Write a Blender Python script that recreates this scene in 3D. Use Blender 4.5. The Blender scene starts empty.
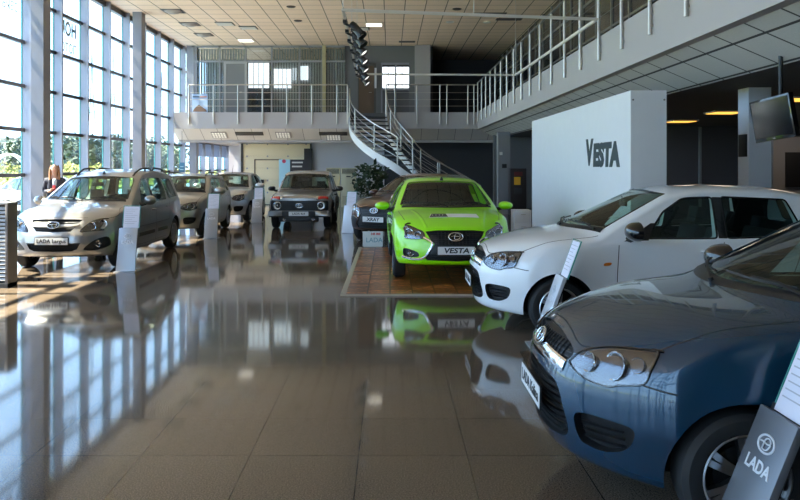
import bpy, bmesh, math, random
import numpy as np
from mathutils import Vector, Matrix, geometry, interpolate
from mathutils.bvhtree import BVHTree
PI = math.pi
SC = bpy.context.scene
COL = SC.collection
rnd = random.Random(7)

# ------------------------------------------------------------------ camera, world, sun, exposure
H_CAM = 1.70
FPX = 740.0
cam_d = bpy.data.cameras.new('camera')
cam_d.sensor_width = 36.0
cam_d.lens = FPX / 800.0 * 36.0
cam_d.shift_x = (400 - 390) / 800.0
cam_d.shift_y = -(250 - 166) / 800.0
cam_d.clip_end = 500
cam_d.clip_start = 0.05
cam = bpy.data.objects.new('camera', cam_d)
cam.location = (0, 0, H_CAM)
cam.rotation_euler = (PI / 2, 0, 0)
COL.objects.link(cam)
SC.camera = cam
SC.view_settings.view_transform = 'Standard'
SC.view_settings.look = 'None'
SC.view_settings.gamma = 1.0
SC.view_settings.use_curve_mapping = False
SC.view_settings.exposure = 1.25

W = bpy.data.worlds.new('sky')
SC.world = W
W.use_nodes = True
nt = W.node_tree
nt.nodes.clear()
w_out = nt.nodes.new('ShaderNodeOutputWorld')
w_bg = nt.nodes.new('ShaderNodeBackground')
w_tc = nt.nodes.new('ShaderNodeTexCoord')
w_sep = nt.nodes.new('ShaderNodeSeparateXYZ')
w_ramp = nt.nodes.new('ShaderNodeValToRGB')
w_ramp.color_ramp.elements[0].position = 0.0
w_ramp.color_ramp.elements[0].color = (0.50, 0.72, 1.0, 1)
w_ramp.color_ramp.elements[1].position = 0.7
w_ramp.color_ramp.elements[1].color = (0.34, 0.55, 0.98, 1)
w_bg.inputs['Strength'].default_value = 2.6
nt.links.new(w_tc.outputs['Generated'], w_sep.inputs[0])
nt.links.new(w_sep.outputs['Z'], w_ramp.inputs[0])
nt.links.new(w_ramp.outputs[0], w_bg.inputs['Color'])
nt.links.new(w_bg.outputs[0], w_out.inputs[0])

sun_d = bpy.data.lights.new('sun', 'SUN')
sun_d.energy = 26.0
sun_d.angle = math.radians(0.6)
sun_d.color = (1.0, 0.86, 0.70)
sun = bpy.data.objects.new('sun', sun_d)
sun.rotation_euler = Vector((1.0, 0.06, -1.37)).to_track_quat('-Z', 'Y').to_euler()
sun.location = (-20, 15, 25)
COL.objects.link(sun)

def portal(loc, target, sx, sy):
    d = bpy.data.lights.new('daylight_portal', 'AREA')
    d.shape = 'RECTANGLE'
    d.size, d.size_y = sx, sy
    d.cycles.is_portal = True
    o = bpy.data.objects.new('daylight_portal', d)
    o.location = loc
    o.rotation_euler = (Vector(target) - Vector(loc)).to_track_quat('-Z', 'Z').to_euler()
    COL.objects.link(o)
portal((-9.15, 14.0, 3.4), (0, 14.0, 3.4), 44, 6.8)
portal((-6.6, -8.2, 3.4), (-6.6, 10, 3.4), 4.6, 6.8)

# ------------------------------------------------------------------ materials
MATS = {}
def pbr(name, col, rough=0.5, metal=0.0, coat=0.0, coat_rough=0.03, emit=None, es=0.0, spec=0.5, noise=None, flake=False, bump=None, alpha=None):
    if name in MATS:
        return MATS[name]
    m = bpy.data.materials.new(name)
    m.use_nodes = True
    n, l = m.node_tree.nodes, m.node_tree.links
    b = n['Principled BSDF']
    c = (col[0], col[1], col[2], 1)
    b.inputs['Base Color'].default_value = c
    b.inputs['Roughness'].default_value = rough
    b.inputs['Metallic'].default_value = metal
    b.inputs['Coat Weight'].default_value = coat
    b.inputs['Coat Roughness'].default_value = coat_rough
    b.inputs['Specular IOR Level'].default_value = spec
    if emit:
        b.inputs['Emission Color'].default_value = (*emit, 1)
        b.inputs['Emission Strength'].default_value = es
    tc = n.new('ShaderNodeTexCoord')
    if noise:                                   # (scale, amount) soft tone variation of the material itself
        t = n.new('ShaderNodeTexNoise')
        t.inputs['Scale'].default_value = noise[0]
        t.inputs['Detail'].default_value = 4
        l.new(tc.outputs['Object'], t.inputs['Vector'])
        mx = n.new('ShaderNodeMix'); mx.data_type = 'RGBA'
        k = noise[1]
        mx.inputs[6].default_value = (*[v * (1 - k) for v in col], 1)
        mx.inputs[7].default_value = (*[min(1, v * (1 + k)) for v in col], 1)
        l.new(t.outputs['Fac'], mx.inputs[0])
        l.new(mx.outputs[2], b.inputs['Base Color'])
    if bump:
        t = n.new('ShaderNodeTexNoise')
        t.inputs['Scale'].default_value = bump[0]
        l.new(tc.outputs['Object'], t.inputs['Vector'])
        bp = n.new('ShaderNodeBump')
        bp.inputs['Strength'].default_value = bump[1]
        bp.inputs['Distance'].default_value = 0.01
        l.new(t.outputs['Fac'], bp.inputs['Height'])
        l.new(bp.outputs[0], b.inputs['Normal'])
    MATS[name] = m
    return m

def thin_glass(name, tint, refl=1.0, ior=1.5):
    if name in MATS:
        return MATS[name]
    m = bpy.data.materials.new(name)
    m.use_nodes = True
    n, l = m.node_tree.nodes, m.node_tree.links
    n.clear()
    o = n.new('ShaderNodeOutputMaterial')
    tr = n.new('ShaderNodeBsdfTransparent'); tr.inputs[0].default_value = (*tint, 1)
    gl = n.new('ShaderNodeBsdfGlossy'); gl.inputs['Roughness'].default_value = 0.0
    gl.inputs[0].default_value = (refl, refl, refl, 1)
    fr = n.new('ShaderNodeFresnel')
    ge = n.new('ShaderNodeNewGeometry')                 # the same reflection from either face of the pane
    mi = n.new('ShaderNodeMix'); mi.inputs[2].default_value = ior; mi.inputs[3].default_value = 1 / ior
    l.new(ge.outputs['Backfacing'], mi.inputs[0]); l.new(mi.outputs[0], fr.inputs[0])
    mx = n.new('ShaderNodeMixShader')
    l.new(fr.outputs[0], mx.inputs[0]); l.new(tr.outputs[0], mx.inputs[1]); l.new(gl.outputs[0], mx.inputs[2])
    l.new(mx.outputs[0], o.inputs[0])
    MATS[name] = m
    return m

def paint(name, col, metal=0.0, rough=0.35, coat=1.0):
    return pbr(name, col, rough, metal, coat, 0.02)

def tile_mat(name, col, line, tx, ty, lw, rough, ax=(0, 1), var=0.05, speck=None, off=(0, 0), bump=0.0):
    """Square tiles with joints, laid out in metres on the given two world axes."""
    m = bpy.data.materials.new(name)
    m.use_nodes = True
    n, l = m.node_tree.nodes, m.node_tree.links
    b = n['Principled BSDF']
    b.inputs['Roughness'].default_value = rough
    tc = n.new('ShaderNodeTexCoord')
    sp = n.new('ShaderNodeSeparateXYZ'); l.new(tc.outputs['Object'], sp.inputs[0])
    def math_(op, a, v=None, v2=None):
        k = n.new('ShaderNodeMath'); k.operation = op
        for i, q in enumerate((a, v, v2)):
            if q is None: continue
            if isinstance(q, (int, float)): k.inputs[i].default_value = q
            else: l.new(q, k.inputs[i])
        return k.outputs[0]
    masks, cells = [], []
    for a, t, of in ((ax[0], tx, off[0]), (ax[1], ty, off[1])):
        s = math_('ADD', sp.outputs[a], 1000.0 * t + of)
        d = math_('DIVIDE', s, t)
        f = math_('FRACT', d)
        g = math_('ABSOLUTE', math_('SUBTRACT', f, 0.5))
        masks.append(math_('GREATER_THAN', g, 0.5 - lw / t / 2))
        cells.append(math_('FLOOR', d))
    mask = math_('MAXIMUM', masks[0], masks[1])
    cv = n.new('ShaderNodeCombineXYZ'); l.new(cells[0], cv.inputs[0]); l.new(cells[1], cv.inputs[1])
    wn = n.new('ShaderNodeTexWhiteNoise'); wn.noise_dimensions = '2D'; l.new(cv.outputs[0], wn.inputs['Vector'])
    mx = n.new('ShaderNodeMix'); mx.data_type = 'RGBA'
    mx.inputs[6].default_value = (*[c * (1 - var) for c in col], 1)
    mx.inputs[7].default_value = (*[min(1, c * (1 + var)) for c in col], 1)
    l.new(wn.outputs['Value'], mx.inputs[0])
    base = mx.outputs[2]
    if speck:
        t = n.new('ShaderNodeTexNoise'); t.inputs['Scale'].default_value = speck[0]; t.inputs['Detail'].default_value = 3
        l.new(tc.outputs['Object'], t.inputs['Vector'])
        rp = n.new('ShaderNodeValToRGB')
        rp.color_ramp.elements[0].position = 0.35; rp.color_ramp.elements[0].color = (1 - speck[1],) * 3 + (1,)
        rp.color_ramp.elements[1].position = 0.65; rp.color_ramp.elements[1].color = (1 + speck[1],) * 3 + (1,)
        l.new(t.outputs['Fac'], rp.inputs[0])
        mu = n.new('ShaderNodeMix'); mu.data_type = 'RGBA'; mu.blend_type = 'MULTIPLY'; mu.inputs[0].default_value = 1
        l.new(base, mu.inputs[6]); l.new(rp.outputs[0], mu.inputs[7])
        base = mu.outputs[2]
    ln = n.new('ShaderNodeMix'); ln.data_type = 'RGBA'
    l.new(mask, ln.inputs[0]); l.new(base, ln.inputs[6]); ln.inputs[7].default_value = (*line, 1)
    l.new(ln.outputs[2], b.inputs['Base Color'])
    if bump:
        t2 = n.new('ShaderNodeTexNoise'); t2.inputs['Scale'].default_value = 1.6; t2.inputs['Detail'].default_value = 1
        l.new(tc.outputs['Object'], t2.inputs['Vector'])
        bp = n.new('ShaderNodeBump'); bp.inputs['Strength'].default_value = bump; bp.inputs['Distance'].default_value = 0.01
        l.new(t2.outputs['Fac'], bp.inputs['Height']); l.new(bp.outputs[0], b.inputs['Normal'])
    MATS[name] = m
    return m

# ------------------------------------------------------------------ geometry helpers
class MB:
    def __init__(s):
        s.v, s.f = [], []
    def add(s, vs, fs):
        o = len(s.v)
        s.v += [tuple(v) for v in vs]
        s.f += [tuple(i + o for i in f) for f in fs]
        return s
    def box(s, x0, x1, y0, y1, z0, z1, M=None):
        vs = [Vector(p) for p in ((x0, y0, z0), (x1, y0, z0), (x1, y1, z0), (x0, y1, z0), (x0, y0, z1), (x1, y0, z1), (x1, y1, z1), (x0, y1, z1))]
        if M: vs = [M @ v for v in vs]
        return s.add(vs, [(0, 3, 2, 1), (4, 5, 6, 7), (0, 1, 5, 4), (1, 2, 6, 5), (2, 3, 7, 6), (3, 0, 4, 7)])
    def tube(s, pts, r, n=8, closed=False, radii=None):
        pts = [Vector(p) for p in pts]
        m = len(pts)
        vs, fs = [], []
        up = None
        for i, p in enumerate(pts):
            a = pts[(i - 1) % m] if (i > 0 or closed) else p
            b = pts[(i + 1) % m] if (i < m - 1 or closed) else p
            t = (b - a).normalized()
            if up is None:
                up = Vector((0, 0, 1)) if abs(t.z) < 0.9 else Vector((1, 0, 0))
            x = t.cross(up)
            if x.length < 1e-6: x = t.orthogonal()
            x.normalize()
            y = x.cross(t).normalized()
            up = y
            rr = radii[i] if radii else r
            for k in range(n):
                an = 2 * PI * k / n
                vs.append(p + x * (rr * math.cos(an)) + y * (rr * math.sin(an)))
        rng = range(m if closed else m - 1)
        for i in rng:
            for k in range(n):
                a, b = i * n + k, i * n + (k + 1) % n
                c, d = ((i + 1) % m) * n + (k + 1) % n, ((i + 1) % m) * n + k
                fs.append((a, b, c, d))
        if not closed:
            fs.append(tuple(range(n - 1, -1, -1)))
            fs.append(tuple((m - 1) * n + k for k in range(n)))
        return s.add(vs, fs)
    def cyl(s, p0, p1, r, n=16):
        return s.tube([p0, p1], r, n)
    def prism(s, poly, d, M=None):
        """poly in local xy extruded along z by d, then M."""
        n = len(poly)
        vs = [Vector((p[0], p[1], 0)) for p in poly] + [Vector((p[0], p[1], d)) for p in poly]
        if M: vs = [M @ v for v in vs]
        fs = [tuple(range(n - 1, -1, -1)), tuple(range(n, 2 * n))] + [(i, (i + 1) % n, n + (i + 1) % n, n + i) for i in range(n)]
        return s.add(vs, fs)
    def lathe(s, prof, n=32, M=None, closed=False):
        """prof (r, h): spun about local z, then M."""
        m = len(prof)
        vs, fs = [], []
        for k in range(n):
            c, q = math.cos(2 * PI * k / n), math.sin(2 * PI * k / n)
            for r, h in prof:
                v = Vector((r * c, r * q, h))
                vs.append(M @ v if M else v)
        for k in range(n):
            k2 = (k + 1) % n
            for i in range(m if closed else m - 1):
                j = (i + 1) % m
                fs.append((k * m + i, k2 * m + i, k2 * m + j, k * m + j))
        return s.add(vs, fs)
    def build(s, name, mat, parent=None, smooth=False, bevel=0.0, weld=False, angle=35):
        me = bpy.data.meshes.new(name)
        me.from_pydata(s.v, [], s.f)
        me.materials.append(mat)
        if weld or bevel or smooth:
            bm = bmesh.new(); bm.from_mesh(me)
            bmesh.ops.remove_doubles(bm, verts=bm.verts, dist=1e-5)
            bmesh.ops.recalc_face_normals(bm, faces=bm.faces)
            if bevel:
                bmesh.ops.bevel(bm, geom=[e for e in bm.edges if len(e.link_faces) == 2 and e.calc_face_angle(0) > 0.6], offset=bevel, segments=2, affect='EDGES', profile=0.6, clamp_overlap=True)
            bm.to_mesh(me); bm.free()
        if smooth or bevel:
            me.polygons.foreach_set('use_smooth', [True] * len(me.polygons))
            me.set_sharp_from_angle(angle=math.radians(angle))
        o = bpy.data.objects.new(name, me)
        COL.objects.link(o)
        if parent is not None: o.parent = parent
        return o

def thing(name, label, cat, loc=(0, 0, 0), rz=0.0, group=None):
    o = bpy.data.objects.new(name, None)
    o.empty_display_size = 0.2
    COL.objects.link(o)
    o.location = loc
    o.rotation_euler = (0, 0, rz)
    o['label'] = label; o['category'] = cat
    if group: o['group'] = group
    return o
def tag(o, label, cat, group=None):
    o['label'] = label; o['category'] = cat
    if group: o['group'] = group
    return o
def struct(o):
    o['kind'] = 'structure'
    return o
def copy_tree(o, parent=None):
    c = o.copy(); COL.objects.link(c)
    if parent is not None: c.parent = parent
    for ch in [q for q in o.children]:
        copy_tree(ch, c)
    return c
def text_mesh(s, size, depth=0.002, shear=0.0, sx=1.0, bold=0.0, space=1.0):
    cu = bpy.data.curves.new('lettering', 'FONT')
    cu.body = s; cu.size = size; cu.extrude = depth; cu.align_x = 'CENTER'; cu.align_y = 'CENTER'; cu.shear = shear
    cu.offset = bold; cu.space_character = space; cu.resolution_u = 3
    o = bpy.data.objects.new('lettering', cu); COL.objects.link(o)
    dg = bpy.context.evaluated_depsgraph_get(); dg.update()
    me = bpy.data.meshes.new_from_object(o.evaluated_get(dg))
    bpy.data.objects.remove(o)
    me.transform(Matrix.Diagonal((sx, 1, 1, 1)))
    return me
def text_obj(name, s, size, mat, M, parent=None, **k):
    """Lettering lying in the local xy plane of M, read along its x axis, facing its z axis."""
    me = text_mesh(s, size, **k)
    me.transform(M)
    me.materials.clear(); me.materials.append(mat)
    o = bpy.data.objects.new(name, me); COL.objects.link(o)
    if parent is not None: o.parent = parent
    return o
def frame(o, x, z):
    """Matrix with origin o, local x axis x, local z axis (facing) z."""
    x = Vector(x).normalized(); z = Vector(z).normalized()
    y = z.cross(x).normalized(); x = y.cross(z).normalized()
    M = Matrix((x, y, z)).transposed().to_4x4()
    M.translation = Vector(o)
    return M
# ------------------------------------------------------------------ car builder
def tab(pts, n=700, r=0.05):
    """Smooth interpolation of a polyline table (rounded corners of about r metres)."""
    pts = sorted(pts)
    xs = np.array([p[0] for p in pts]); ys = np.array([p[1] for p in pts])
    lo, hi = xs[0] - 0.4, xs[-1] + 0.4
    g = np.linspace(lo, hi, n)
    e0 = (ys[1] - ys[0]) / (xs[1] - xs[0]) if len(xs) > 1 else 0.0
    e1 = (ys[-1] - ys[-2]) / (xs[-1] - xs[-2]) if len(xs) > 1 else 0.0
    v = np.interp(g, xs, ys)
    v = np.where(g < xs[0], ys[0] + (g - xs[0]) * e0, v)
    v = np.where(g > xs[-1], ys[-1] + (g - xs[-1]) * e1, v)
    k = max(1, int(r / (g[1] - g[0])))
    ker = np.ones(2 * k + 1) / (2 * k + 1)
    for _ in range(2):
        v = np.convolve(np.pad(v, k, mode='edge'), ker, 'valid')
    return lambda x: float(np.interp(x, g, v))

def catmull(pts, closed=True, k=6):
    pts = [Vector(p) for p in pts]
    n = len(pts)
    out = []
    for i in range(n if closed else n - 1):
        if closed:
            p0, p1, p2, p3 = pts[i - 1], pts[i], pts[(i + 1) % n], pts[(i + 2) % n]
        else:
            p0, p1, p2, p3 = pts[max(i - 1, 0)], pts[i], pts[i + 1], pts[min(i + 2, n - 1)]
        for j in range(k):
            t = j / k
            out.append(0.5 * ((2 * p1) + (p2 - p0) * t + (2 * p0 - 5 * p1 + 4 * p2 - p3) * t * t + (3 * p1 - p0 - 3 * p2 + p3) * t ** 3))
    if not closed: out.append(pts[-1])
    return out

def densify(pts, step, closed=True):
    out = []
    n = len(pts)
    for i in range(n if closed else n - 1):
        a, b = pts[i], pts[(i + 1) % n]
        m = max(1, int(math.ceil((b - a).length / step)))
        for j in range(m): out.append(a.lerp(b, j / m))
    if not closed: out.append(pts[-1])
    return out

BLACK = pbr('black_plastic', (0.012, 0.012, 0.013), 0.45)
RUBBER = pbr('tyre_rubber', (0.016, 0.016, 0.017), 0.75)
WELL = pbr('wheel_well_black', (0.008, 0.008, 0.008), 0.9)
INTER = pbr('cabin_trim', (0.022, 0.022, 0.024), 0.7)
SEATM = pbr('seat_fabric', (0.035, 0.035, 0.038), 0.85, noise=(120, 0.3))
CHROME = pbr('chrome', (0.80, 0.81, 0.82), 0.08, 1.0)
ALLOY = pbr('alloy_silver', (0.55, 0.56, 0.58), 0.28, 1.0, 0.5)
DARKCHROME = pbr('lamp_bowl', (0.16, 0.16, 0.17), 0.18, 1.0)
LAMPREFL = pbr('lamp_reflector', (0.85, 0.86, 0.88), 0.10, 1.0)
AMBER = pbr('amber_lens', (0.75, 0.22, 0.03), 0.15, 0, 1.0)
REDLENS = pbr('red_lens', (0.55, 0.02, 0.02), 0.15, 0, 1.0)
GLOSSBLACK = pbr('gloss_black', (0.006, 0.006, 0.007), 0.12, 0, 0.6)
PLATEW = pbr('plate_white', (0.80, 0.80, 0.80), 0.35)
INK = pbr('ink_black', (0.02, 0.02, 0.025), 0.5)
LENS = thin_glass('lamp_glass', (0.95, 0.96, 0.97), 1.0, 1.28)
SCREEN = thin_glass('windscreen_glass', (0.60, 0.76, 0.68), 1.0, 1.38)
SIDEG = thin_glass('side_window_glass', (0.50, 0.62, 0.57), 1.0, 1.40)
MIRRORG = pbr('mirror_glass', (0.75, 0.78, 0.80), 0.03, 1.0)
MESHM = pbr('grille_mesh', (0.02, 0.02, 0.022), 0.4)

class Car:
    def __init__(s, **P):
        s.P = P
        g = P.get
        s.L = P['L']; s.la, s.lr = P['la'], P['lr']; s.lc = (s.la + s.lr) / 2
        s.R = P['R']
        T = lambda k, r=0.05: tab(P[k], r=r)
        s.ZT, s.ZS, s.ZB, s.WB, s.WR = T('zt', P.get('zt_r', .05)), T('zs', .1), T('zb', .08), T('wb', .12), T('wr', .15)
        s.PF, s.PR = T('pf', .03), T('pr', .05)
        s.LOW = tab(P.get('low', [(0, .92), (.12, .97), (.3, .99), (.55, 1.0), (.8, .992), (1, .965)]), r=.06)
        s.zr = P['zr']
        s.drop = T('drop', .1)
        s.build_grid()
    # --- the outer skin as a function
    def half(s, l):
        P = s.P; L = s.L
        wb, zb, zs, zt, wr, dr = s.WB(l), s.ZB(l), s.ZS(l), s.ZT(l), s.WR(l), s.drop(l)
        r = P.get('rnd', .10)
        e = 0
        if l < r: e = r * (1 - math.sqrt(max(0, 1 - (1 - l / r) ** 2)))
        rr = P.get('rnd_rear', .08)
        if l > L - rr: e = rr * (1 - math.sqrt(max(0, 1 - (1 - (L - l) / rr) ** 2)))
        wb -= e; zb += e * .5; zt -= e * P.get('rnd_top', .45); zs -= e * .3
        n1, n2, nt = 14, 14, 12
        ze = max(zs + .003, zt - dr)
        out = []
        for j in range(nt + 1):                      # bottom, centre -> edge
            out.append((wb * s.LOW(0) * j / nt, zb))
        for k in range(1, n1 + 1):
            f = k / n1
            z = zb + (zs - zb) * f
            y = wb * s.LOW(f)
            for ax in (s.la, s.lr):
                y += P.get('arch', .018) * math.exp(-(((l - ax) ** 2 + (z - s.R) ** 2 - (s.R * 1.15) ** 2) / .09) ** 2) if z > s.R * .6 else 0
            out.append((y, z))
        ys = out[-1][0]
        def yup(z):
            q = min(1.3, max(0, (z - zs) / max(.05, s.zr - zs)))
            return ys + (min(wr, ys) - ys) * q ** P.get('tumble', 1.12) - .012 * min(1, q * 12)
        for k in range(1, n2 + 1):
            z = zs + (ze - zs) * k / n2
            out.append((yup(z), z))
        ye = out[-1][0]
        p = P.get('crown', 2.7)
        for j in range(1, nt + 1):
            a = PI / 2 * j / nt
            out.append((ye * math.cos(a) ** (2 / p), ze + (zt - ze) * math.sin(a) ** (2 / p)))
        return out
    def shift(s, l, y, z):
        P = s.P
        ay = abs(y)
        lf, lb = P.get('lf', 1.0), P.get('lb', .8)
        d = 0.0
        if l < lf:
            F = P['fa'] * (ay / P['wm']) ** P['fn'] + s.PF(z)
            d += F * (1 - l / lf) ** 1.6
        if l > s.L - lb:
            F = P['ra'] * (ay / P['wm']) ** P['rn'] + s.PR(z)
            d -= F * (1 - (s.L - l) / lb) ** 1.6
        c0, c1 = P['ws']                              # windscreen start/end at the centre line
        cx = P.get('cx', .22)
        zs = s.ZS(l)
        if cx and z > zs - .06:
            q = 0
            if l < c0: q = max(0, 1 - (c0 - l) / .5)
            elif l < c1: q = 1
            else: q = max(0, 1 - (l - c1) / .7)
            q = q * q * (3 - 2 * q)
            d += cx * q * (ay / P['wm']) ** 2.2 * min(1, (z - zs + .06) / .06)
        return d
    def build_grid(s):
        L = s.L
        ls = [0, .006, .016, .03, .05, .075, .10]
        n = int((L - .2) / .042)
        ls += [.10 + (L - .2) * i / n for i in range(1, n)]
        ls += [L - q for q in (.10, .075, .05, .03, .016, .006, 0)]
        s.ls = ls
        nt, n1, n2 = 12, 14, 14
        rings = [s.half(l) for l in ls]
        m = len(rings[0])
        verts, faces, fm = [], [], []
        def put(l, y, z):
            verts.append((y, l + s.shift(l, y, z) - s.lc, z)); return len(verts) - 1
        idx = [[put(l, y, z) for (y, z) in r] for l, r in zip(ls, rings)]
        P = s.P
        (d0, d1, d2) = P['doors']
        hood_l = P['hood']
        for i in range(len(ls) - 1):
            lm = (ls[i] + ls[i + 1]) / 2
            for j in range(m - 1):
                ma = 0
                f = (j - nt + .5) / n1
                if nt <= j < nt + n1 + n2 and .14 < f:
                    up = f > 1
                    if d0 < lm < d1 and (not up or True): ma = 2
                    elif d1 < lm < d2: ma = 3
                    if up and s.half(lm)[nt + n1 + n2][1] - s.ZS(lm) < .12: ma = 0
                    if f > 1.86: ma = 0
                if j >= nt + n1 + (n2 if True else 0) and hood_l[0] < lm < hood_l[1]: ma = 1
                if lm < P.get('bump', .45) and j < nt + n1 * P.get('bumpf', .66): ma = 6
                if lm > L - P.get('bump_r', .4) and j < nt + n1 * .6: ma = 10
                faces.append((idx[i][j], idx[i][j + 1], idx[i + 1][j + 1], idx[i + 1][j])); fm.append(ma)
        for end in (0, -1):                            # caps: a Coons patch over the end ring
            r = rings[end]; l = ls[end]
            B = r[:nt + 1]; S = r[nt:nt + n1 + n2 + 1]; T_ = r[nt + n1 + n2:][::-1]
            nv = n1 + n2
            cid = [[None] * (nv + 1) for _ in range(nt + 1)]
            for a in range(nt + 1):
                u = a / nt
                for b in range(nv + 1):
                    v = (S[b][1] - S[0][1]) / (S[-1][1] - S[0][1])
                    if b == 0: cid[a][b] = idx[end][a]; continue
                    if b == nv: cid[a][b] = idx[end][m - 1 - a]; continue
                    if a == nt: cid[a][b] = idx[end][nt + b]; continue
                    y = (1 - v) * B[a][0] + v * T_[a][0] + u * S[b][0] - ((1 - v) * u * S[0][0] + v * u * S[-1][0])
                    zc = B[0][1] + (T_[0][1] - B[0][1]) * v
                    z = (1 - v) * B[a][1] + v * T_[a][1] + (1 - u) * zc + u * S[b][1] - ((1 - u) * ((1 - v) * B[0][1] + v * T_[0][1]) + u * ((1 - v) * S[0][1] + v * S[-1][1]))
                    cid[a][b] = put(l, y, z)
            for a in range(nt):
                for b in range(nv):
                    q = (cid[a][b], cid[a + 1][b], cid[a + 1][b + 1], cid[a][b + 1])
                    if end == 0:
                        faces.append(q); fm.append(6 if b < n1 * P.get('bumpf', .66) else (6 if P.get('nose_bumper', True) and b < n1 else 0))
                    else:
                        faces.append(q[::-1]); fm.append(10 if b < n1 * .6 else 11)
        # mirror
        nv_ = len(verts)
        verts2 = [(-x, y, z) for x, y, z in verts]
        mm = {2: 4, 3: 5}
        faces2 = [tuple(i + nv_ for i in f[::-1]) for f in faces]
        me = bpy.data.meshes.new('skin')
        me.from_pydata(verts + verts2, [], faces + faces2)
        me.polygons.foreach_set('material_index', fm + [mm.get(k, k) for k in fm])
        bm = bmesh.new(); bm.from_mesh(me)
        bmesh.ops.remove_doubles(bm, verts=bm.verts, dist=1e-4)
        bmesh.ops.dissolve_degenerate(bm, edges=bm.edges, dist=1e-5)
        bmesh.ops.recalc_face_normals(bm, faces=bm.faces)
        bm.normal_update()
        s.bvh = BVHTree.FromBMesh(bm)
        bm.verts.ensure_lookup_table(); bm.faces.ensure_lookup_table()
        s.fv = [[v.index for v in f.verts] for f in bm.faces]
        s.fn = [f.normal.copy() for f in bm.faces]
        s.vco = [v.co.copy() for v in bm.verts]
        s.vn = [v.normal.copy() for v in bm.verts]
        bm.to_mesh(me); bm.free()
        s.skin = me
    def normal_at(s, p):
        co, n, i, d = s.bvh.find_nearest(p)
        ids = s.fv[i]
        w = interpolate.poly_3d_calc([s.vco[k] for k in ids], co)
        nn = Vector((0, 0, 0))
        for k, q in zip(ids, w): nn += s.vn[k] * q
        return co, nn.normalized(), d
    # --- finding points on the skin
    def pt(s, q, side=1):
        t = q[0]
        if t == 'f': o, d = Vector((q[1] * side, -4, q[2])), Vector((0, 1, 0))
        elif t == 'r': o, d = Vector((q[1] * side, 5, q[2])), Vector((0, -1, 0))
        elif t == 's': o, d = Vector((3 * side, q[1] - s.lc, q[2])), Vector((-side, 0, 0))
        elif t == 't': o, d = Vector((q[2] * side, q[1] - s.lc, 4)), Vector((0, 0, -1))
        elif t == 'n':
            co, n, dd = s.normal_at(Vector((q[2] * side, q[1] - s.lc, q[3]))); return co
        h = s.bvh.ray_cast(o, d)
        if h[0] is None:
            p = o + d * (4 if t in 'fr' else 3)
            return s.normal_at(p)[0]
        return h[0]
    def outline(s, pts, side=1, smooth=True, k=6, closed=True, step=.03):
        p = [s.pt(q, side) for q in pts]
        if smooth: p = catmull(p, closed, k)
        else: p = densify(p, step, closed)
        return p
    def patch_geo(s, pts, side=1, smooth=True, off=.003, thick=.01, res=.035, step=.03, flat=False):
        o = s.outline(pts, side, smooth, step=step)
        c = sum(o, Vector()) / len(o)
        n = Vector()
        for i in range(len(o)):                       # Newell normal, turned outwards
            a, b = o[i], o[(i + 1) % len(o)]
            n += Vector(((a.y - b.y) * (a.z + b.z), (a.z - b.z) * (a.x + b.x), (a.x - b.x) * (a.y + b.y)))
        n.normalize()
        sn = s.normal_at(c)[1]
        if n.dot(sn) < 0: n = -n
        u = n.orthogonal().normalized(); v = n.cross(u)
        p2 = [Vector(((p - c).dot(u), (p - c).dot(v))) for p in o]
        nb = len(p2)
        x0, x1 = min(p.x for p in p2), max(p.x for p in p2)
        y0, y1 = min(p.y for p in p2), max(p.y for p in p2)
        extra = []
        if not flat:
            nx, ny = int((x1 - x0) / res) + 1, int((y1 - y0) / res) + 1
            for i in range(nx + 1):
                for j in range(ny + 1):
                    extra.append(Vector((x0 + (i + .5 * (j % 2)) * res, y0 + j * res)))
        edges = [(i, (i + 1) % nb) for i in range(nb)]
        co, ed, fa, _, _, _ = geometry.delaunay_2d_cdt(p2 + extra, edges, [], 1, 1e-4)
        top, nor = [], []
        for q in co:
            p = c + u * q.x + v * q.y
            h = s.bvh.ray_cast(p + n * .6, -n, 1.2)
            if h[0] is None or (h[0] - p).length > .25: hp = s.normal_at(p)[0]
            else: hp = h[0]
            hn = s.normal_at(hp)[1]
            top.append(hp + hn * off); nor.append(hn)
        used = sorted({i for f in fa for i in f})
        mp = {i: k for k, i in enumerate(used)}
        fs = []
        for f in fa:
            a, b, d = [top[i] for i in f[:3]]
            if (b - a).cross(d - a).dot(n) < 0: f = f[::-1]
            fs.append([mp[i] for i in f])
        vs = [top[i] for i in used]
        if thick:
            k0 = len(vs)
            cnt = {}
            for f in fs:
                for i in range(len(f)):
                    e = (f[i], f[(i + 1) % len(f)])
                    cnt[e] = 1
            bd = [e for e in cnt if (e[1], e[0]) not in cnt]
            vs += [top[i] - nor[i] * thick for i in used]
            fs2 = [[i + k0 for i in f[::-1]] for f in fs]
            fs2 += [[b, a, a + k0, b + k0] for a, b in bd]
            fs = fs + fs2
        return vs, fs
    def patch(s, name, pts, mat, parent, side=1, smooth=True, off=.003, thick=.012, res=.035, step=.03, flat=False):
        vs, fs = s.patch_geo(pts, side, smooth, off, thick, res, step, flat)
        b = MB(); b.add(vs, fs)
        me = bpy.data.meshes.new(name); me.from_pydata([tuple(v) for v in vs], [], fs)
        me.materials.append(mat)
        me.polygons.foreach_set('use_smooth', [True] * len(me.polygons))
        cn = []
        vn = [s.normal_at(v)[1] for v in vs]
        for p in me.polygons:
            for vi in p.vertices: cn.append(tuple(vn[vi] if vn[vi].dot(p.normal) > .5 else p.normal))
        me.normals_split_custom_set(cn)
        o = bpy.data.objects.new(name, me); COL.objects.link(o); o.parent = parent
        return o
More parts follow.
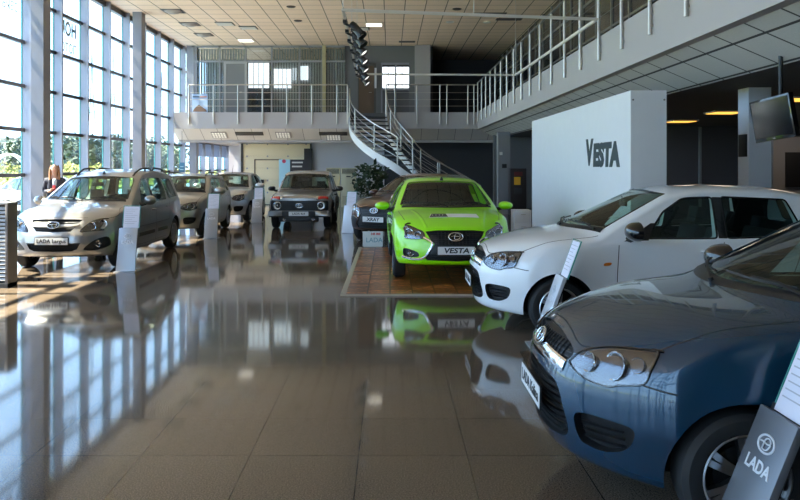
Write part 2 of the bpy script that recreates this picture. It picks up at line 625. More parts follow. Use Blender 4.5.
    def strip_geo(s, b, pts, w, side=1, smooth=True, closed=False, off=.002, thick=.0, k=6, step=.03):
        """Ribbon of width w along a line on the skin, slightly domed when thick."""
        o = s.outline(pts, side, smooth, k, closed, step)
        if not smooth or True:
            q = []
            for p in o: q.append(s.normal_at(p))
        n = len(o)
        vs = []
        for i in range(n):
            a = o[(i - 1) % n] if (closed or i > 0) else o[i]
            c = o[(i + 1) % n] if (closed or i < n - 1) else o[i]
            t = (c - a).normalized(); nr = q[i][1]
            x = t.cross(nr).normalized()
            p = q[i][0]
            vs += [p - x * w / 2 + nr * off * .3, p - x * w * .25 + nr * (off + thick), p + x * w * .25 + nr * (off + thick), p + x * w / 2 + nr * off * .3]
        fs = []
        for i in range(n if closed else n - 1):
            j = (i + 1) % n
            for m in range(3): fs.append((i * 4 + m, i * 4 + m + 1, j * 4 + m + 1, j * 4 + m))
        b.add(vs, [f[::-1] for f in fs])
        return b
    def strip(s, name, lines, w, mat, parent, sides=(1,), **k):
        for sd in sides:                              # one mesh a line
            for ln in lines:
                b = MB(); s.strip_geo(b, ln, w, sd, **k)
                o = b.build(name, mat, parent, smooth=True)
        return o
    # --- the body with its openings
    def body(s, root, mat, prisms, recesses=(), names=None):
        """prisms: cutter (verts, faces) lists for the windows; recesses: patches sunk into the skin."""
        cc = bpy.data.collections.new('cutters')
        cut = []
        def cutter(vs, fs, mi):
            me = bpy.data.meshes.new('cutter'); me.from_pydata([tuple(v) for v in vs], [], [list(f) for f in fs])
            bm = bmesh.new(); bm.from_mesh(me); bmesh.ops.recalc_face_normals(bm, faces=bm.faces); bm.to_mesh(me); bm.free()
            for _ in range(12): me.materials.append(None)
            me.polygons.foreach_set('material_index', [mi] * len(me.polygons))
            o = bpy.data.objects.new('cutter', me); cc.objects.link(o); cut.append(o)
        for ax in (s.la, s.lr):
            for sd in (1, -1):
                b = MB(); b.tube([(sd * .50, ax - s.lc, s.R * 1.0), (sd * 1.3, ax - s.lc, s.R * 1.0)], s.P.get('ra_wheel', s.R + .055), 48)
                cutter(b.v, b.f, 8)
        # the cabin
        l0, l1 = s.P['cabin']
        vs, fs = [], []
        st = np.linspace(l0, l1, 34)
        for l in st:
            h = s.half(l); zs = s.ZS(l); zt = s.ZT(l)
            ze = h[12 + 14 + 14][1]; ye = h[12 + 14 + 14][0]; ysh = h[12 + 14][0]
            zf = .34
            half = [(0, zf), (ysh - .13, zf), (ysh - .11, min(zs, zt - .06) - .02), (ye - .055, max(min(ze, zt - .055), min(zs, zt - .06) - .01)), (ye * .75, zt - .05), (ye * .4, zt - .045), (0, zt - .045)]
            ring = half + [(-y, z) for y, z in half[-2:0:-1]]
            vs += [(y, l + s.shift(l, y, z) - s.lc, z) for y, z in ring]
        m = 12
        for i in range(len(st) - 1):
            for j in range(m): fs.append((i * m + j, i * m + (j + 1) % m, (i + 1) * m + (j + 1) % m, (i + 1) * m + j))
        fs.append(tuple(range(m))); fs.append(tuple((len(st) - 1) * m + j for j in range(m)))
        cutter(vs, fs, 7)
        for v, f in prisms: cutter(v, f, 0)
        for v, f in recesses: cutter(v, f, 9)
        me = s.skin.copy()
        for _ in range(12): me.materials.append(None)
        ob = bpy.data.objects.new('body_work', me); COL.objects.link(ob)
        md = ob.modifiers.new('cut', 'BOOLEAN'); md.operation = 'DIFFERENCE'; md.solver = 'EXACT'
        md.operand_type = 'COLLECTION'; md.collection = cc
        SC.collection.children.link(cc)
        dg = bpy.context.evaluated_depsgraph_get(); dg.update()
        res = bpy.data.meshes.new_from_object(ob.evaluated_get(dg))
        bpy.data.objects.remove(ob)
        for o in cut: bpy.data.objects.remove(o)
        bpy.data.collections.remove(cc)
        mi = np.zeros(len(res.polygons), int); res.polygons.foreach_get('material_index', mi)
        groups = {}
        for k, i in enumerate(mi):
            c = res.polygons[k].center
            groups.setdefault((int(i), c.x > 0, c.y > 0) if i in (8, 9) else (int(i), 0, 0), []).append(k)
        names = {0: ('body_shell', mat), 1: ('hood', mat), 2: ('front_door', mat), 3: ('rear_door', mat), 4: ('front_door', mat), 5: ('rear_door', mat),
                 6: ('front_bumper', mat), 7: ('cabin_lining', INTER), 8: ('wheel_arch_liner', WELL), 9: ('bumper_recess', BLACK), 10: ('rear_bumper', mat), 11: ('tailgate', mat)}
        two = s.P.get('two_door', False)
        out = {}
        cache = {}
        for g, polys in groups.items():
            nm, mt = names[g[0]]
            if two and g[0] in (3, 5): nm = 'rear_side_panel'
            vmap, vv, ff, nn = {}, [], [], []
            for k in polys:
                p = res.polygons[k]
                f = []
                for vi in p.vertices:
                    if vi not in vmap:
                        vmap[vi] = len(vv); vv.append(tuple(res.vertices[vi].co))
                    f.append(vmap[vi])
                    if vi not in cache: cache[vi] = s.normal_at(res.vertices[vi].co)
                    co, n, d = cache[vi]
                    nn.append(n if d < .002 and n.dot(p.normal) > .55 else p.normal.copy())
                ff.append(f)
            m2 = bpy.data.meshes.new(nm); m2.from_pydata(vv, [], ff)
            m2.polygons.foreach_set('use_smooth', [True] * len(m2.polygons))
            m2.materials.append(mt)
            if len(m2.loops) == len(nn): m2.normals_split_custom_set([tuple(n) for n in nn])
            o = bpy.data.objects.new(nm, m2); COL.objects.link(o); o.parent = root
            out[g] = o
        return out
    def side_prism(s, poly, y0=-1.3, y1=1.3):
        """poly (l, z) cut right across the car."""
        n = len(poly)
        vs = [(y0, l - s.lc, z) for l, z in poly] + [(y1, l - s.lc, z) for l, z in poly]
        fs = [tuple(range(n)), tuple(range(2 * n - 1, n - 1, -1))] + [(i, (i + 1) % n, n + (i + 1) % n, n + i) for i in range(n)]
        return vs, fs
    def end_prism(s, poly, l0, l1):
        n = len(poly)
        vs = [(y, l0 - s.lc, z) for y, z in poly] + [(y, l1 - s.lc, z) for y, z in poly]
        fs = [tuple(range(n)), tuple(range(2 * n - 1, n - 1, -1))] + [(i, (i + 1) % n, n + (i + 1) % n, n + i) for i in range(n)]
        return vs, fs

def rounded(poly, r, k=4):
    """Round the corners of a 2D polygon."""
    out = []
    n = len(poly)
    for i in range(n):
        a, b, c = Vector(poly[i - 1]), Vector(poly[i]), Vector(poly[(i + 1) % n])
        d1, d2 = (a - b), (c - b)
        q = min(r, d1.length * .45, d2.length * .45)
        p0, p2 = b + d1.normalized() * q, b + d2.normalized() * q
        for j in range(k + 1):
            t = j / k
            out.append(tuple(p0 * (1 - t) ** 2 + b * 2 * t * (1 - t) + p2 * t * t))
    return out

def emblem(parent, M, w, name='emblem', back=None, ring=.062):
    """An oval chrome ring around a small boat with a swelling sail."""
    h = w * .62
    b = MB()
    el = lambda k, a, c: [(a * math.cos(2 * PI * i / k), c * math.sin(2 * PI * i / k), 0) for i in range(k)]
    b.tube([M @ Vector(p) for p in el(36, w / 2, h / 2)], w * ring / 1.4, 8, closed=True)
    sail = [(-.33, .02, .004), (-.12, .05, .006), (.12, .02, .006), (.30, .07, .006), (.24, .19, .006), (.08, .22, .006), (-.04, .15, .006), (-.08, 0, .006), (-.10, -.19, .004)]
    hull = [(-.10, -.19, .004), (.08, -.20, .006), (.24, -.14, .006), (.32, .06, .004)]
    for pth in (sail, hull):
        pts = catmull([(x * w, y * w, z) for x, y, z in pth], False, 4)
        b.tube([M @ p for p in pts], w * .028, 6)
    o = b.build(name, CHROME, parent, smooth=True, angle=60)
    d = MB()
    d.add([M @ Vector((x * .97, y * .97, -w * .01)) for x, y, z in el(36, w / 2, h / 2)], [tuple(range(36))])
    d.build('emblem_back', back or GLOSSBLACK, o)
    return o

def plate(parent, M, text, size=.085, w=.52, h=.112, bold=.0015, sx=1.0, shear=0, mat=None, frame_mat=None):
    b = MB(); b.prism(rounded([(-w / 2 - .008, -h / 2 - .008), (w / 2 + .008, -h / 2 - .008), (w / 2 + .008, h / 2 + .008), (-w / 2 - .008, h / 2 + .008)], .01), .008, M)
    p = b.build('number_plate', frame_mat or BLACK, parent)
    c = MB(); c.prism(rounded([(-w / 2, -h / 2), (w / 2, -h / 2), (w / 2, h / 2), (-w / 2, h / 2)], .008), .003, M @ Matrix.Translation((0, 0, .007)))
    c.build('plate_face', mat or PLATEW, p)
    text_obj('plate_lettering', text, size, INK, M @ Matrix.Translation((0, -.002, .0115)), p, depth=.0008, bold=bold, sx=sx, shear=shear)
    return p

def make_wheel(root, x, y, R, side, wdt=.185, rim=.62, spokes=5, style='alloy', mat=None):
    M = Matrix.Translation((x, y, R)) @ Matrix.Rotation(PI / 2 * side, 4, 'Y')     # local z points outwards
    rr = R * rim
    b = MB()
    hw = wdt / 2
    b.lathe([(rr, -hw * .9), (rr + .012, -hw), (R - .03, -hw), (R - .006, -hw * .72), (R, -hw * .4), (R, hw * .4), (R - .006, hw * .72), (R - .03, hw), (rr + .02, hw * 1.02), (rr, hw * .92)], 56, M, closed=True)
    t = b.build('wheel', RUBBER, root, smooth=True, angle=30)
    r = MB()
    r.lathe([(rr * 1.01, hw * .96), (rr * .97, hw * 1.0), (rr * .93, hw * .9), (rr * .90, hw * .2), (rr * .88, -hw * .8)], 56, M)
    z0 = hw * .78
    for k in range(spokes):
        a = 2 * PI * k / spokes
        def sp(a0, w0, w1):
            c, q = math.cos(a0), math.sin(a0)
            vs = []
            for rad, wd, zz in ((rr * .14, w0, z0), (rr * .55, (w0 + w1) * .45, z0 + .008), (rr * .93, w1, z0 - .006)):
                for sgn in (-1, 1):
                    px, py = rad * c - sgn * wd * q, rad * q + sgn * wd * c
                    vs.append(M @ Vector((px, py, zz))); vs.append(M @ Vector((px * 1.0, py * 1.0, zz - .035)))
            fs = []
            for i in range(2):
                o = i * 4
                fs += [(o, o + 4, o + 6, o + 2), (o + 2, o + 6, o + 7, o + 3), (o, o + 1, o + 5, o + 4)]
            r.add(vs, fs)
        if style == 'alloy':
            sp(a - .12, .017, .016); sp(a + .12, .017, .016)
        else:
            sp(a, .03, .05)
    r.lathe([(0, z0 + .012), (rr * .12, z0 + .012), (rr * .2, z0 + .004), (rr * .22, z0 - .03)], 24, M)
    if style == 'steel':
        r.lathe([(rr * .2, z0 - .005), (rr * .6, z0 + .004), (rr * .93, z0 - .02)], 40, M)
    ro = r.build('rim', mat or ALLOY, t, smooth=True, angle=30)
    d = MB(); d.lathe([(0, -hw * .2), (rr * .9, -hw * .2)], 24, M); d.lathe([(rr * .25, hw * .1), (rr * .62, hw * .1), (rr * .62, -.02)], 24, M)
    d.build('brake_disc', pbr('brake_dark', (.03, .03, .03), .5, .6), t)
    return t

def make_seat(root, x, y, w=.48, z0=.36):
    b = MB(); b.box(x - w / 2, x + w / 2, y - .25, y + .25, z0, z0 + .16)
    b.box(-w / 2, w / 2, -.06, .06, 0, .56, Matrix.Translation((x, y + .24, z0 + .14)) @ Matrix.Rotation(-.28, 4, 'X'))
    s_ = b.build('seat', SEATM, root, bevel=.035)
    h = MB(); h.box(-.12, .12, -.045, .045, .0, .18, Matrix.Translation((x, y + .41, z0 + .70)) @ Matrix.Rotation(-.2, 4, 'X'))
    h.cyl((x - .05, y + .40, z0 + .66), (x - .05, y + .42, z0 + .8), .007, 6); h.cyl((x + .05, y + .40, z0 + .66), (x + .05, y + .42, z0 + .8), .007, 6)
    h.build('headrest', SEATM, s_, bevel=.02)

def cabin_things(car, root, ldash, zdash, lseat, lrear, wid=1.2):
    y = ldash - car.lc
    d = MB()
    prof = [(-.30, zdash - .30), (-.30, zdash - .05), (-.05, zdash + .0), (.06, zdash - .04), (.12, zdash - .14), (.10, zdash - .34)]
    M = Matrix(((0, 0, 1, -wid / 2), (1, 0, 0, y), (0, 1, 0, 0), (0, 0, 0, 1)))
    d.prism(prof, wid, M)
    dash = d.build('dashboard', INTER, root, bevel=.015)
    hood = MB(); hood.prism(rounded([(-.17, 0), (.17, 0), (.14, .07), (-.14, .07)], .04), .2, Matrix(((1, 0, 0, .36), (0, 0, 1, y - .12), (0, 1, 0, zdash - .02), (0, 0, 0, 1))))
    hood.build('instrument_hood', INTER, dash)
    st = MB()
    C0 = Vector((.36, y + .22, zdash - .02)); ax = Vector((0, .9, .42)).normalized()
    u = Vector((1, 0, 0)); v = ax.cross(u)
    st.tube([C0 + u * (.185 * math.cos(t)) + v * (.185 * math.sin(t)) for t in np.linspace(0, 2 * PI, 28, endpoint=False)], .015, 8, closed=True)
    st.tube([C0 + u * .17, C0, C0 - u * .17], .018, 6); st.tube([C0, C0 - v * .17], .018, 6)
    st.tube([C0 - ax * .02, C0 - ax * .18], .03, 8)
    st.build('steering_wheel', INTER, root, smooth=True, angle=50)
    for sx in (.36, -.36): make_seat(root, sx, lseat - car.lc)
    rs = MB(); yr = lrear - car.lc
    rs.box(-wid / 2, wid / 2, yr - .25, yr + .22, .38, .54)
    rs.box(-wid / 2, wid / 2, -.06, .06, 0, .52, Matrix.Translation((0, yr + .24, .5)) @ Matrix.Rotation(-.3, 4, 'X'))
    r_ = rs.build('rear_seat', SEATM, root, bevel=.035)
    for sx in (.36, -.36):
        h = MB(); h.box(-.11, .11, -.04, .04, .0, .13, Matrix.Translation((sx, yr + .38, 1.0)) @ Matrix.Rotation(-.2, 4, 'X'))
        h.build('headrest', SEATM, r_, bevel=.02)
    m = MB(); zm = car.ZT(car.P['ws'][1]) - .13
    m.box(-.11, .11, -.012, .012, -.035, .035, Matrix.Translation((0, car.P['ws'][1] - .12 - car.lc, zm)))
    m.cyl((0, car.P['ws'][1] - .13 - car.lc, zm), (0, car.P['ws'][1] - .13 - car.lc, zm + .07), .01, 6)
    m.build('rear_view_mirror', INTER, root, bevel=.008)

def side_mirror(car, root, l, z, side, mat, y=None, w=.22, h=.15, arm=.07, square=False):
    """Door mirror: shell, dark foot and glass; (l, z) is where its foot leaves the door."""
    base = car.pt(('s', l, z), side)
    b = MB()
    prof = []
    n, m = 16, 8
    cx = base + Vector((side * (arm + w * .45), .02, h * .42))
    e = 2.2 if not square else 3.2
    vs, fs = [], []
    for i in range(m + 1):
        a = PI / 2 * i / m
        sc = math.sin(a) ** (2 / 2.4)
        dep = -.13 * math.cos(a) + .0
        for k in range(n):
            t = 2 * PI * k / n
            c, q = math.cos(t), math.sin(t)
            px = math.copysign(abs(c) ** (2 / e), c) * w / 2 * sc
            pz = math.copysign(abs(q) ** (2 / e), q) * h / 2 * sc * (1 - .18 * (px * side / w + .5))
            vs.append(cx + Vector((px, dep, pz)))
    for i in range(m):
        for k in range(n): fs.append((i * n + k, i * n + (k + 1) % n, (i + 1) * n + (k + 1) % n, (i + 1) * n + k))
    b.add(vs, fs)
    o = b.build('side_mirror', mat, root, smooth=True, angle=60)
    g = MB(); g.add([v + Vector((0, -.004, 0)) for v in vs[-n:]], [tuple(range(n))]); g.build('mirror_glass', MIRRORG, o)
    f = MB(); f.tube([base - Vector((side * .03, 0, 0)), base + Vector((side * arm * .6, .0, .005)), cx + Vector((-side * w * .3, -.02, -h * .30))], .028, 8, radii=[.05, .032, .026])
    f.build('mirror_foot', BLACK, o, smooth=True, angle=60)
    return o

def wiper(car, root, y0, y1, z0, z1, l_hint=None):
    """A blade lying on the windscreen from (y0,z0) to (y1,z1), with its arm."""
    b = MB()
    pts = []
    for i in range(9):
        t = i / 8
        p = car.pt(('f', y0 + (y1 - y0) * t, z0 + (z1 - z0) * t)); n = car.normal_at(p)[1]
        pts.append(p + n * .016)
    b.tube(pts, .007, 6)
    a0 = car.pt(('f', y1 + (.10 if y1 > y0 else -.10), z1 - .03)); n0 = car.normal_at(a0)[1]
    b.tube([a0 + n0 * .012, a0.lerp(pts[4], .5) + n0 * .04, pts[4] + n0 * .014], .008, 6)
    b.tube([a0 - n0 * .02, a0 + n0 * .025], .016, 8)
    return b.build('wiper', BLACK, root, smooth=True, angle=60)

def door_handle(car, root, l, z, side, mat):
    p = car.pt(('s', l, z), side)
    b = MB(); b.tube([p + Vector((side * .002, -.09, 0)), p + Vector((side * .03, -.07, 0)), p + Vector((side * .034, 0, .003)), p + Vector((side * .03, .07, 0)), p + Vector((side * .002, .09, 0))], .013, 8)
    return b.build('door_handle', mat, root, smooth=True, angle=60)

def lamp_bowl(parent, c, ax, r, mats=(None, None), name='lamp_bowl', depth=.05):
    """A round lamp: reflector dish with a bulb dome, facing along ax."""
    M = frame(c, Vector(ax).orthogonal(), ax)
    b = MB(); b.lathe([(r, 0), (r * 1.08, .002), (r * 1.08, -.004), (r * .96, -.006), (r * .75, -depth * .55), (r * .3, -depth)], 24, M)
    o = b.build(name, mats[0] or LAMPREFL, parent, smooth=True, angle=40)
    d = MB(); d.lathe([(0, -depth * .25), (r * .22, -depth * .35), (r * .36, -depth * .7), (r * .4, -depth)], 16, M)
    d.build('bulb', mats[1] or CHROME, o, smooth=True, angle=60)
    return o
# ------------------------------------------------------------------ small hatchback (three silver/white/blue cars are of this shape)
def common_windows(car, ws_bottom, ws_top, pillar, rw=None, n=8, cut=None):
    """Windscreen outline in front view from the cabin's own section: pts ('f', y, z)."""
    l_ref = car.P['ws'][1] + .25
    def yat(z):
        h = car.half(l_ref)[12 + 14:12 + 14 + 15]
        zs_ = [q[1] for q in h]; ys_ = [q[0] for q in h]
        return float(np.interp(z, zs_, ys_))
    pts = []
    zz = np.linspace(ws_bottom, ws_top, n)
    R_ = [(yat(z) - pillar * (1 - .25 * (z - ws_bottom) / (ws_top - ws_bottom)), z) for z in zz]
    top = [(R_[-1][0] * t, ws_top + .035 * (1 - t * t)) for t in (.95, .7, .35, 0, -.35, -.7, -.95)]
    bot = [(-R_[0][0] * t, ws_bottom - .012 * (1 - t * t)) for t in (.97, .6, .2, -.2, -.6, -.97)]
    return R_[:-1] + top + [(-y, z) for y, z in R_[:-1][::-1]] + bot

def inset_poly(poly, d):
    """Offset a 2D polygon outwards by d (negative: inwards)."""
    n = len(poly); out = []
    A = sum(poly[i][0] * poly[(i + 1) % n][1] - poly[(i + 1) % n][0] * poly[i][1] for i in range(n))
    sg = 1 if A > 0 else -1
    for i in range(n):
        a, b, c = Vector(poly[i - 1]), Vector(poly[i]), Vector(poly[(i + 1) % n])
        e1, e2 = (b - a), (c - b)
        n1 = Vector((e1.y, -e1.x)).normalized() if e1.length > 1e-7 else Vector((0, 0))
        n2 = Vector((e2.y, -e2.x)).normalized() if e2.length > 1e-7 else n1
        m = (n1 + n2)
        if m.length < 1e-6: m = n1
        m.normalize()
        k = max(.5, m.dot(n1)) if n1.length else 1
        out.append(tuple(b + m * (d * sg / k)))
    return out

def glaze(car, root, side_polys, wsp, rear=None, rear_l=None, frame_w=.02, ws_l=(.3, 2.2)):
    """Returns the cutters for the windows and a function that builds panes and rubbers afterwards."""
    cut = [car.side_prism(p) for _, p in side_polys]
    cut.append(car.end_prism(wsp, ws_l[0], ws_l[1]))
    if rear: cut.append(car.end_prism(rear, rear_l[0], rear_l[1]))
    def finish():
        o = car.patch('windscreen', [('f', y, z) for y, z in inset_poly(wsp, .012)], SCREEN, root, smooth=False, off=-.006, thick=0, res=.07, step=.06)
        car.strip('windscreen_seal', [[('f', y, z) for y, z in wsp]], .022, GLOSSBLACK, o, smooth=False, closed=True, off=.0015, step=.04)
        for nm, p in side_polys:
            for sd in (1, -1):
                w = car.patch(nm, [('s', l, z) for l, z in inset_poly(p, .01)], SIDEG, root, sd, smooth=False, off=-.008, thick=0, res=.08, step=.06)
                car.strip('window_seal', [[('s', l, z) for l, z in p]], frame_w, GLOSSBLACK, w, (sd,), smooth=False, closed=True, off=.0015, step=.04)
        if rear:
            o = car.patch('rear_window', [('r', y, z) for y, z in inset_poly(rear, .012)], SIDEG, root, smooth=False, off=-.006, thick=0, res=.08, step=.06)
            car.strip('window_seal', [[('r', y, z) for y, z in rear]], .022, GLOSSBLACK, o, smooth=False, closed=True, off=.0015, step=.04)
    return cut, finish

def nose_frame(car, z, y=0.0, tilt=None):
    """Frame on the nose at height z: x across (towards the car's left side seen from the front: reads properly), z outwards."""
    p = car.pt(('f', y, z)); n = car.normal_at(p)[1]
    n = Vector((n.x * (1 if y else 0), n.y, n.z)).normalized()
    return frame(p, (1, 0, 0), n)

def outfit(car, root, mat, wheel=('alloy', 5, .68), mir=(1.6, .97), handles=((2.28, .86), (3.02, .89)), wip=((-.02, .52, 1.075, 1.065), (-.60, -.10, 1.075, 1.062)),
           cab=(1.52, .97, 2.2, 2.95), tail=((.74, .85), (.62, .85), (.60, 1.02), (.66, 1.10), (.74, 1.0)), mir_mat=None, handle_mat=None, track=None, mir_k={}, cowl=None, rep=None):
    """Everything all these cars share: wheels, mirrors, handles, wipers, cabin, tail lamps, cowl."""
    W2 = car.WB(car.la)
    for sd in (1, -1):
        for ax in (car.la, car.lr):
            make_wheel(root, sd * ((track or W2) - .11), ax - car.lc, car.R, sd, spokes=wheel[1], style=wheel[0], rim=wheel[2], mat=wheel[3] if len(wheel) > 3 else None)
        side_mirror(car, root, mir[0], mir[1], sd, mir_mat or mat, **mir_k)
        for l, z in handles: door_handle(car, root, l, z, sd, handle_mat or mat)
        if rep: car.patch('side_repeater', [('s', rep[0] - .03, rep[1] - .014), ('s', rep[0] + .03, rep[1] - .01), ('s', rep[0] + .04, rep[1] + .016), ('s', rep[0] - .02, rep[1] + .012)], AMBER, root, sd, off=.008, thick=.008, res=.02)
        car.patch('tail_lamp', [('r', y, z) for y, z in tail], REDLENS, root, sd, off=.006, thick=.01)
    for w in wip: wiper(car, root, *w)
    cabin_things(car, root, *cab)
    if cowl:
        l0, dl, w = cowl
        car.strip('cowl', [[('t', l0 + dl * (t ** 2), .70 * t) for t in (-1, -.65, -.3, 0, .3, .65, 1)]], w, BLACK, root, off=.003, thick=.004)
def roof_rails(car, root, ls, y, mat):
    for sd in (1, -1):
        a = [car.pt(('n', l, y, 1.8), sd) for l in ls]
        b = MB(); up = Vector((0, 0, .055))
        b.tube([a[0] - up * .2, a[0] + Vector((0, .10, .05))] + [p + up for p in a[1:-1]] + [a[-1] + Vector((0, -.10, .045)), a[-1] - up * .2], .018, 8)
        for p in a[1:-1][1::2]: b.tube([p - up * .2, p + up], .018, 8)
        b.build('roof_rail', mat, root, smooth=True, angle=60)
def aerial(car, root, l):
    an = MB(); p = car.pt(('t', l, 0)); an.tube([p, p + Vector((0, .16, .26))], .004, 6, radii=[.008, .003]); an.lathe([(0, .03), (.018, .01), (.026, -.005)], 12, Matrix.Translation(p))
    an.build('aerial', BLACK, root)
def bars(car, root, name, zs, hw, w, mat, off=-.02, thick=.006, xs=(), zr=None):
    """Grille slats: zs heights, hw(z) half widths."""
    gm = MB()
    for z in zs: car.strip_geo(gm, [('f', t * hw(z), z) for t in (-1, -.5, 0, .5, 1)], w, 1, True, off=off, thick=thick)
    for x in xs: car.strip_geo(gm, [('f', x, zr[0]), ('f', x, (zr[0] + zr[1]) / 2), ('f', x, zr[1])], w, 1, True, off=off - .002, thick=thick)
    return gm.build(name, mat, root, smooth=True)
def sym(half):
    """Closed outline from its right half given top to bottom: ('f', y, z)."""
    return [('f', y, z) for y, z in half] + [('f', -y, z) for y, z in half[::-1] if y > .001]

def kalina(mat, plate_text, rails=False, wheel_style='alloy', wagon=False, lamp=None, aer=True, mir=None):
    L = 3.89
    zt = [(0, .795), (.08, .86), (.3, .935), (.6, .995), (.95, 1.04), (1.01, 1.06), (1.80, 1.435), (2.15, 1.485), (2.5, 1.505), (3.0, 1.49), (3.5, 1.43), (3.89, 1.36)]
    if wagon:
        L = 4.05
        zt = zt[:-2] + [(3.6, 1.46), (4.05, 1.40)]
    car = Car(L=L, la=.80, lr=.80 + 2.476, R=.295, zr=1.45, zt=zt,
              zs=[(0, .70), (.15, .765), (.35, .81), (.6, .865), (1.0, .925), (1.4, .945), (2.4, .965), (L, 1.0)],
              zb=[(0, .22), (.5, .20), (1, .2), (2.8, .2), (L, .27)],
              wb=[(0, .80), (.3, .825), (.8, .845), (3.2, .845), (L, .80)],
              wr=[(0, .62), (1.2, .62), (2.0, .60), (3.0, .59), (L, .56)],
              pf=[(.12, .12), (.25, .05), (.48, 0), (.62, .005), (.70, .03), (.82, .08), (.95, .16)],
              pr=[(.2, .06), (.5, 0), (.85, .02), (1.0, .06), (1.36, .27)],
              drop=[(0, .2), (.9, .15), (1.1, .075), (2.0, .09), (L, .09)],
              fa=.47, fn=2.7, ra=.22, rn=2.6, wm=.80, lf=1.0, ws=(.97, 1.80), cx=.24,
              doors=(1.37, 2.42, 3.12), hood=(.06, 1.0), cabin=(1.24, L - .16), rnd=.09, rnd_top=.55, bumpf=.72)
    root = thing('car', 'car', 'car')
    wsp = common_windows(car, 1.08, 1.41, .085)
    fwin = rounded([(1.66, .985), (2.36, .985), (2.38, 1.385), (2.08, 1.375), (1.86, 1.24)], .035)
    rwin = rounded([(2.46, .985), (3.08, 1.005), (3.20, 1.12), (3.12, 1.36), (2.47, 1.388)], .035)
    sides = [('front_door_window', fwin), ('rear_door_window', rwin)]
    rear = rounded([(-.52, 1.08), (.52, 1.08), (.46, 1.34), (-.46, 1.34)], .05)
    if wagon: sides.append(('quarter_window', rounded([(3.30, 1.03), (3.62, 1.05), (3.60, 1.30), (3.26, 1.34)], .04)))
    cut, fin = glaze(car, root, sides, wsp, rear, (L - .5, L + .6))
    fog = [('f', .465, .355), ('f', .46, .46), ('f', .52, .495), ('f', .655, .49), ('f', .70, .465), ('f', .67, .38), ('f', .60, .335), ('f', .52, .33)]
    low = sym([(0, .635), (.2, .625), (.34, .59), (.40, .46), (.38, .34), (.2, .31), (0, .305)])
    up = sym([(0, .828), (.2, .815), (.385, .765), (.35, .70), (.2, .675), (0, .67)])
    rec = [car.patch_geo(fog, sd, True, .05, .10) for sd in (1, -1)] + [car.patch_geo(low, 1, True, .05, .10), car.patch_geo(up, 1, True, .05, .075)]
    car.body(root, mat, cut, rec)
    fin()
    hw = lambda z: .375 * math.sqrt(max(.05, 1 - ((z - .75) / .095) ** 2))
    bars(car, root, 'grille', np.arange(.69, .825, .022), hw, .009, MESHM, -.012, .004, np.arange(-.32, .33, .04), (.695, .80))
    car.strip('grille_bar', [[('f', t * .37, .715 - .03 * t * t) for t in (-1, -.6, -.25, 0, .25, .6, 1)]], .066, CHROME, root, off=.0, thick=.008)
    emblem(root, nose_frame(car, .752) @ Matrix.Translation((0, 0, .014)), .15)
    bars(car, root, 'lower_grille', np.arange(.34, .62, .033), lambda z: .385 * math.sqrt(max(.1, 1 - ((z - .47) / .18) ** 4)), .016, MESHM, -.03, .008)
    hl = [('f', .405, .705), ('f', .50, .662), ('f', .60, .648), ('s', .28, .665), ('s', .37, .69), ('s', .405, .75), ('s', .45, .825), ('s', .43, .836), ('f', .70, .835), ('f', .62, .83), ('f', .52, .815), ('f', .45, .785), ('f', .412, .745)]
    for sd in (1, -1):
        h = car.patch('headlamp', hl, DARKCHROME, root, sd, off=.003, thick=.02, res=.03)
        for (y_, z_, r_) in ((.50, .738, .045), (.605, .745, .064)):
            c = car.pt(('f', y_, z_), sd); n = car.normal_at(c)[1]
            lamp_bowl(h, c + n * .012, (n + Vector((0, -1.0, 0))).normalized(), r_)
        c = car.pt(('s', .36, .765), sd); n = car.normal_at(c)[1]
        lamp_bowl(h, c + n * .008, (n + Vector((0, -.6, 0))).normalized(), .036, (LAMPREFL, lamp or AMBER))
        car.patch('lamp_glass', hl, LENS, h, sd, off=.022, thick=0, res=.03)
        car.strip('lamp_rim', [hl], .010, GLOSSBLACK, h, (sd,), closed=True, off=.006, thick=.006)
        fl = MB()
        for q in (.375, .41, .445): car.strip_geo(fl, [('f', .49, q), ('f', .57, q), ('f', .66, q)], .01, sd, True, off=-.03, thick=.005)
        fl.build('fog_lamp_grille', MESHM, root, smooth=True)
    plate(root, frame(car.pt(('f', 0, .485)) + Vector((0, -.012, 0)), (1, 0, 0), (0, -1, .02)), plate_text, .088, bold=.0012)
    sm = [[('s', 1.37, .27), ('s', 1.36, .6), ('s', 1.385, .92)], [('s', 2.42, .27), ('s', 2.42, .6), ('s', 2.42, .95)], [('s', 3.06, .6), ('s', 3.15, .8), ('s', 3.17, .97)],
          [('s', .45, .838), ('t', .60, .71), ('t', .8, .715), ('t', 1.05, .725), ('t', 1.2, .74)], [('s', .37, .685), ('s', .44, .672), ('s', .50, .665)],
          [('s', 1.37, .27), ('s', 1.9, .265), ('s', 2.42, .27)], [('s', 2.42, .27), ('s', 2.85, .28)]]
    car.strip('panel_seam', sm, .008, BLACK, root, (1, -1), smooth=True, off=.0012)
    car.strip('hood_seam', [[('f', .45, .80), ('f', .38, .80), ('f', .2, .84), ('f', 0, .852), ('f', -.2, .84), ('f', -.38, .80), ('f', -.45, .80)]], .008, BLACK, root, off=.0012)
    car.strip('b_pillar', [[('s', 2.415, .985), ('s', 2.42, 1.2), ('s', 2.425, 1.385)]], .085, GLOSSBLACK, root, (1, -1), off=.001)
    car.strip('window_corner', [[('s', 1.52, 1.0), ('s', 1.62, 1.02), ('s', 1.66, 1.05)]], .07, BLACK, root, (1, -1), off=.002)
    outfit(car, root, mat, wheel=(wheel_style, 6, .68), cowl=(1.015, .24, .075), rep=(1.26, .735), wip=((-.02, .52, 1.10, 1.09), (-.60, -.10, 1.10, 1.087)), mir_mat=mir, mir=(1.50, .98), mir_k=dict(w=.30, h=.21))
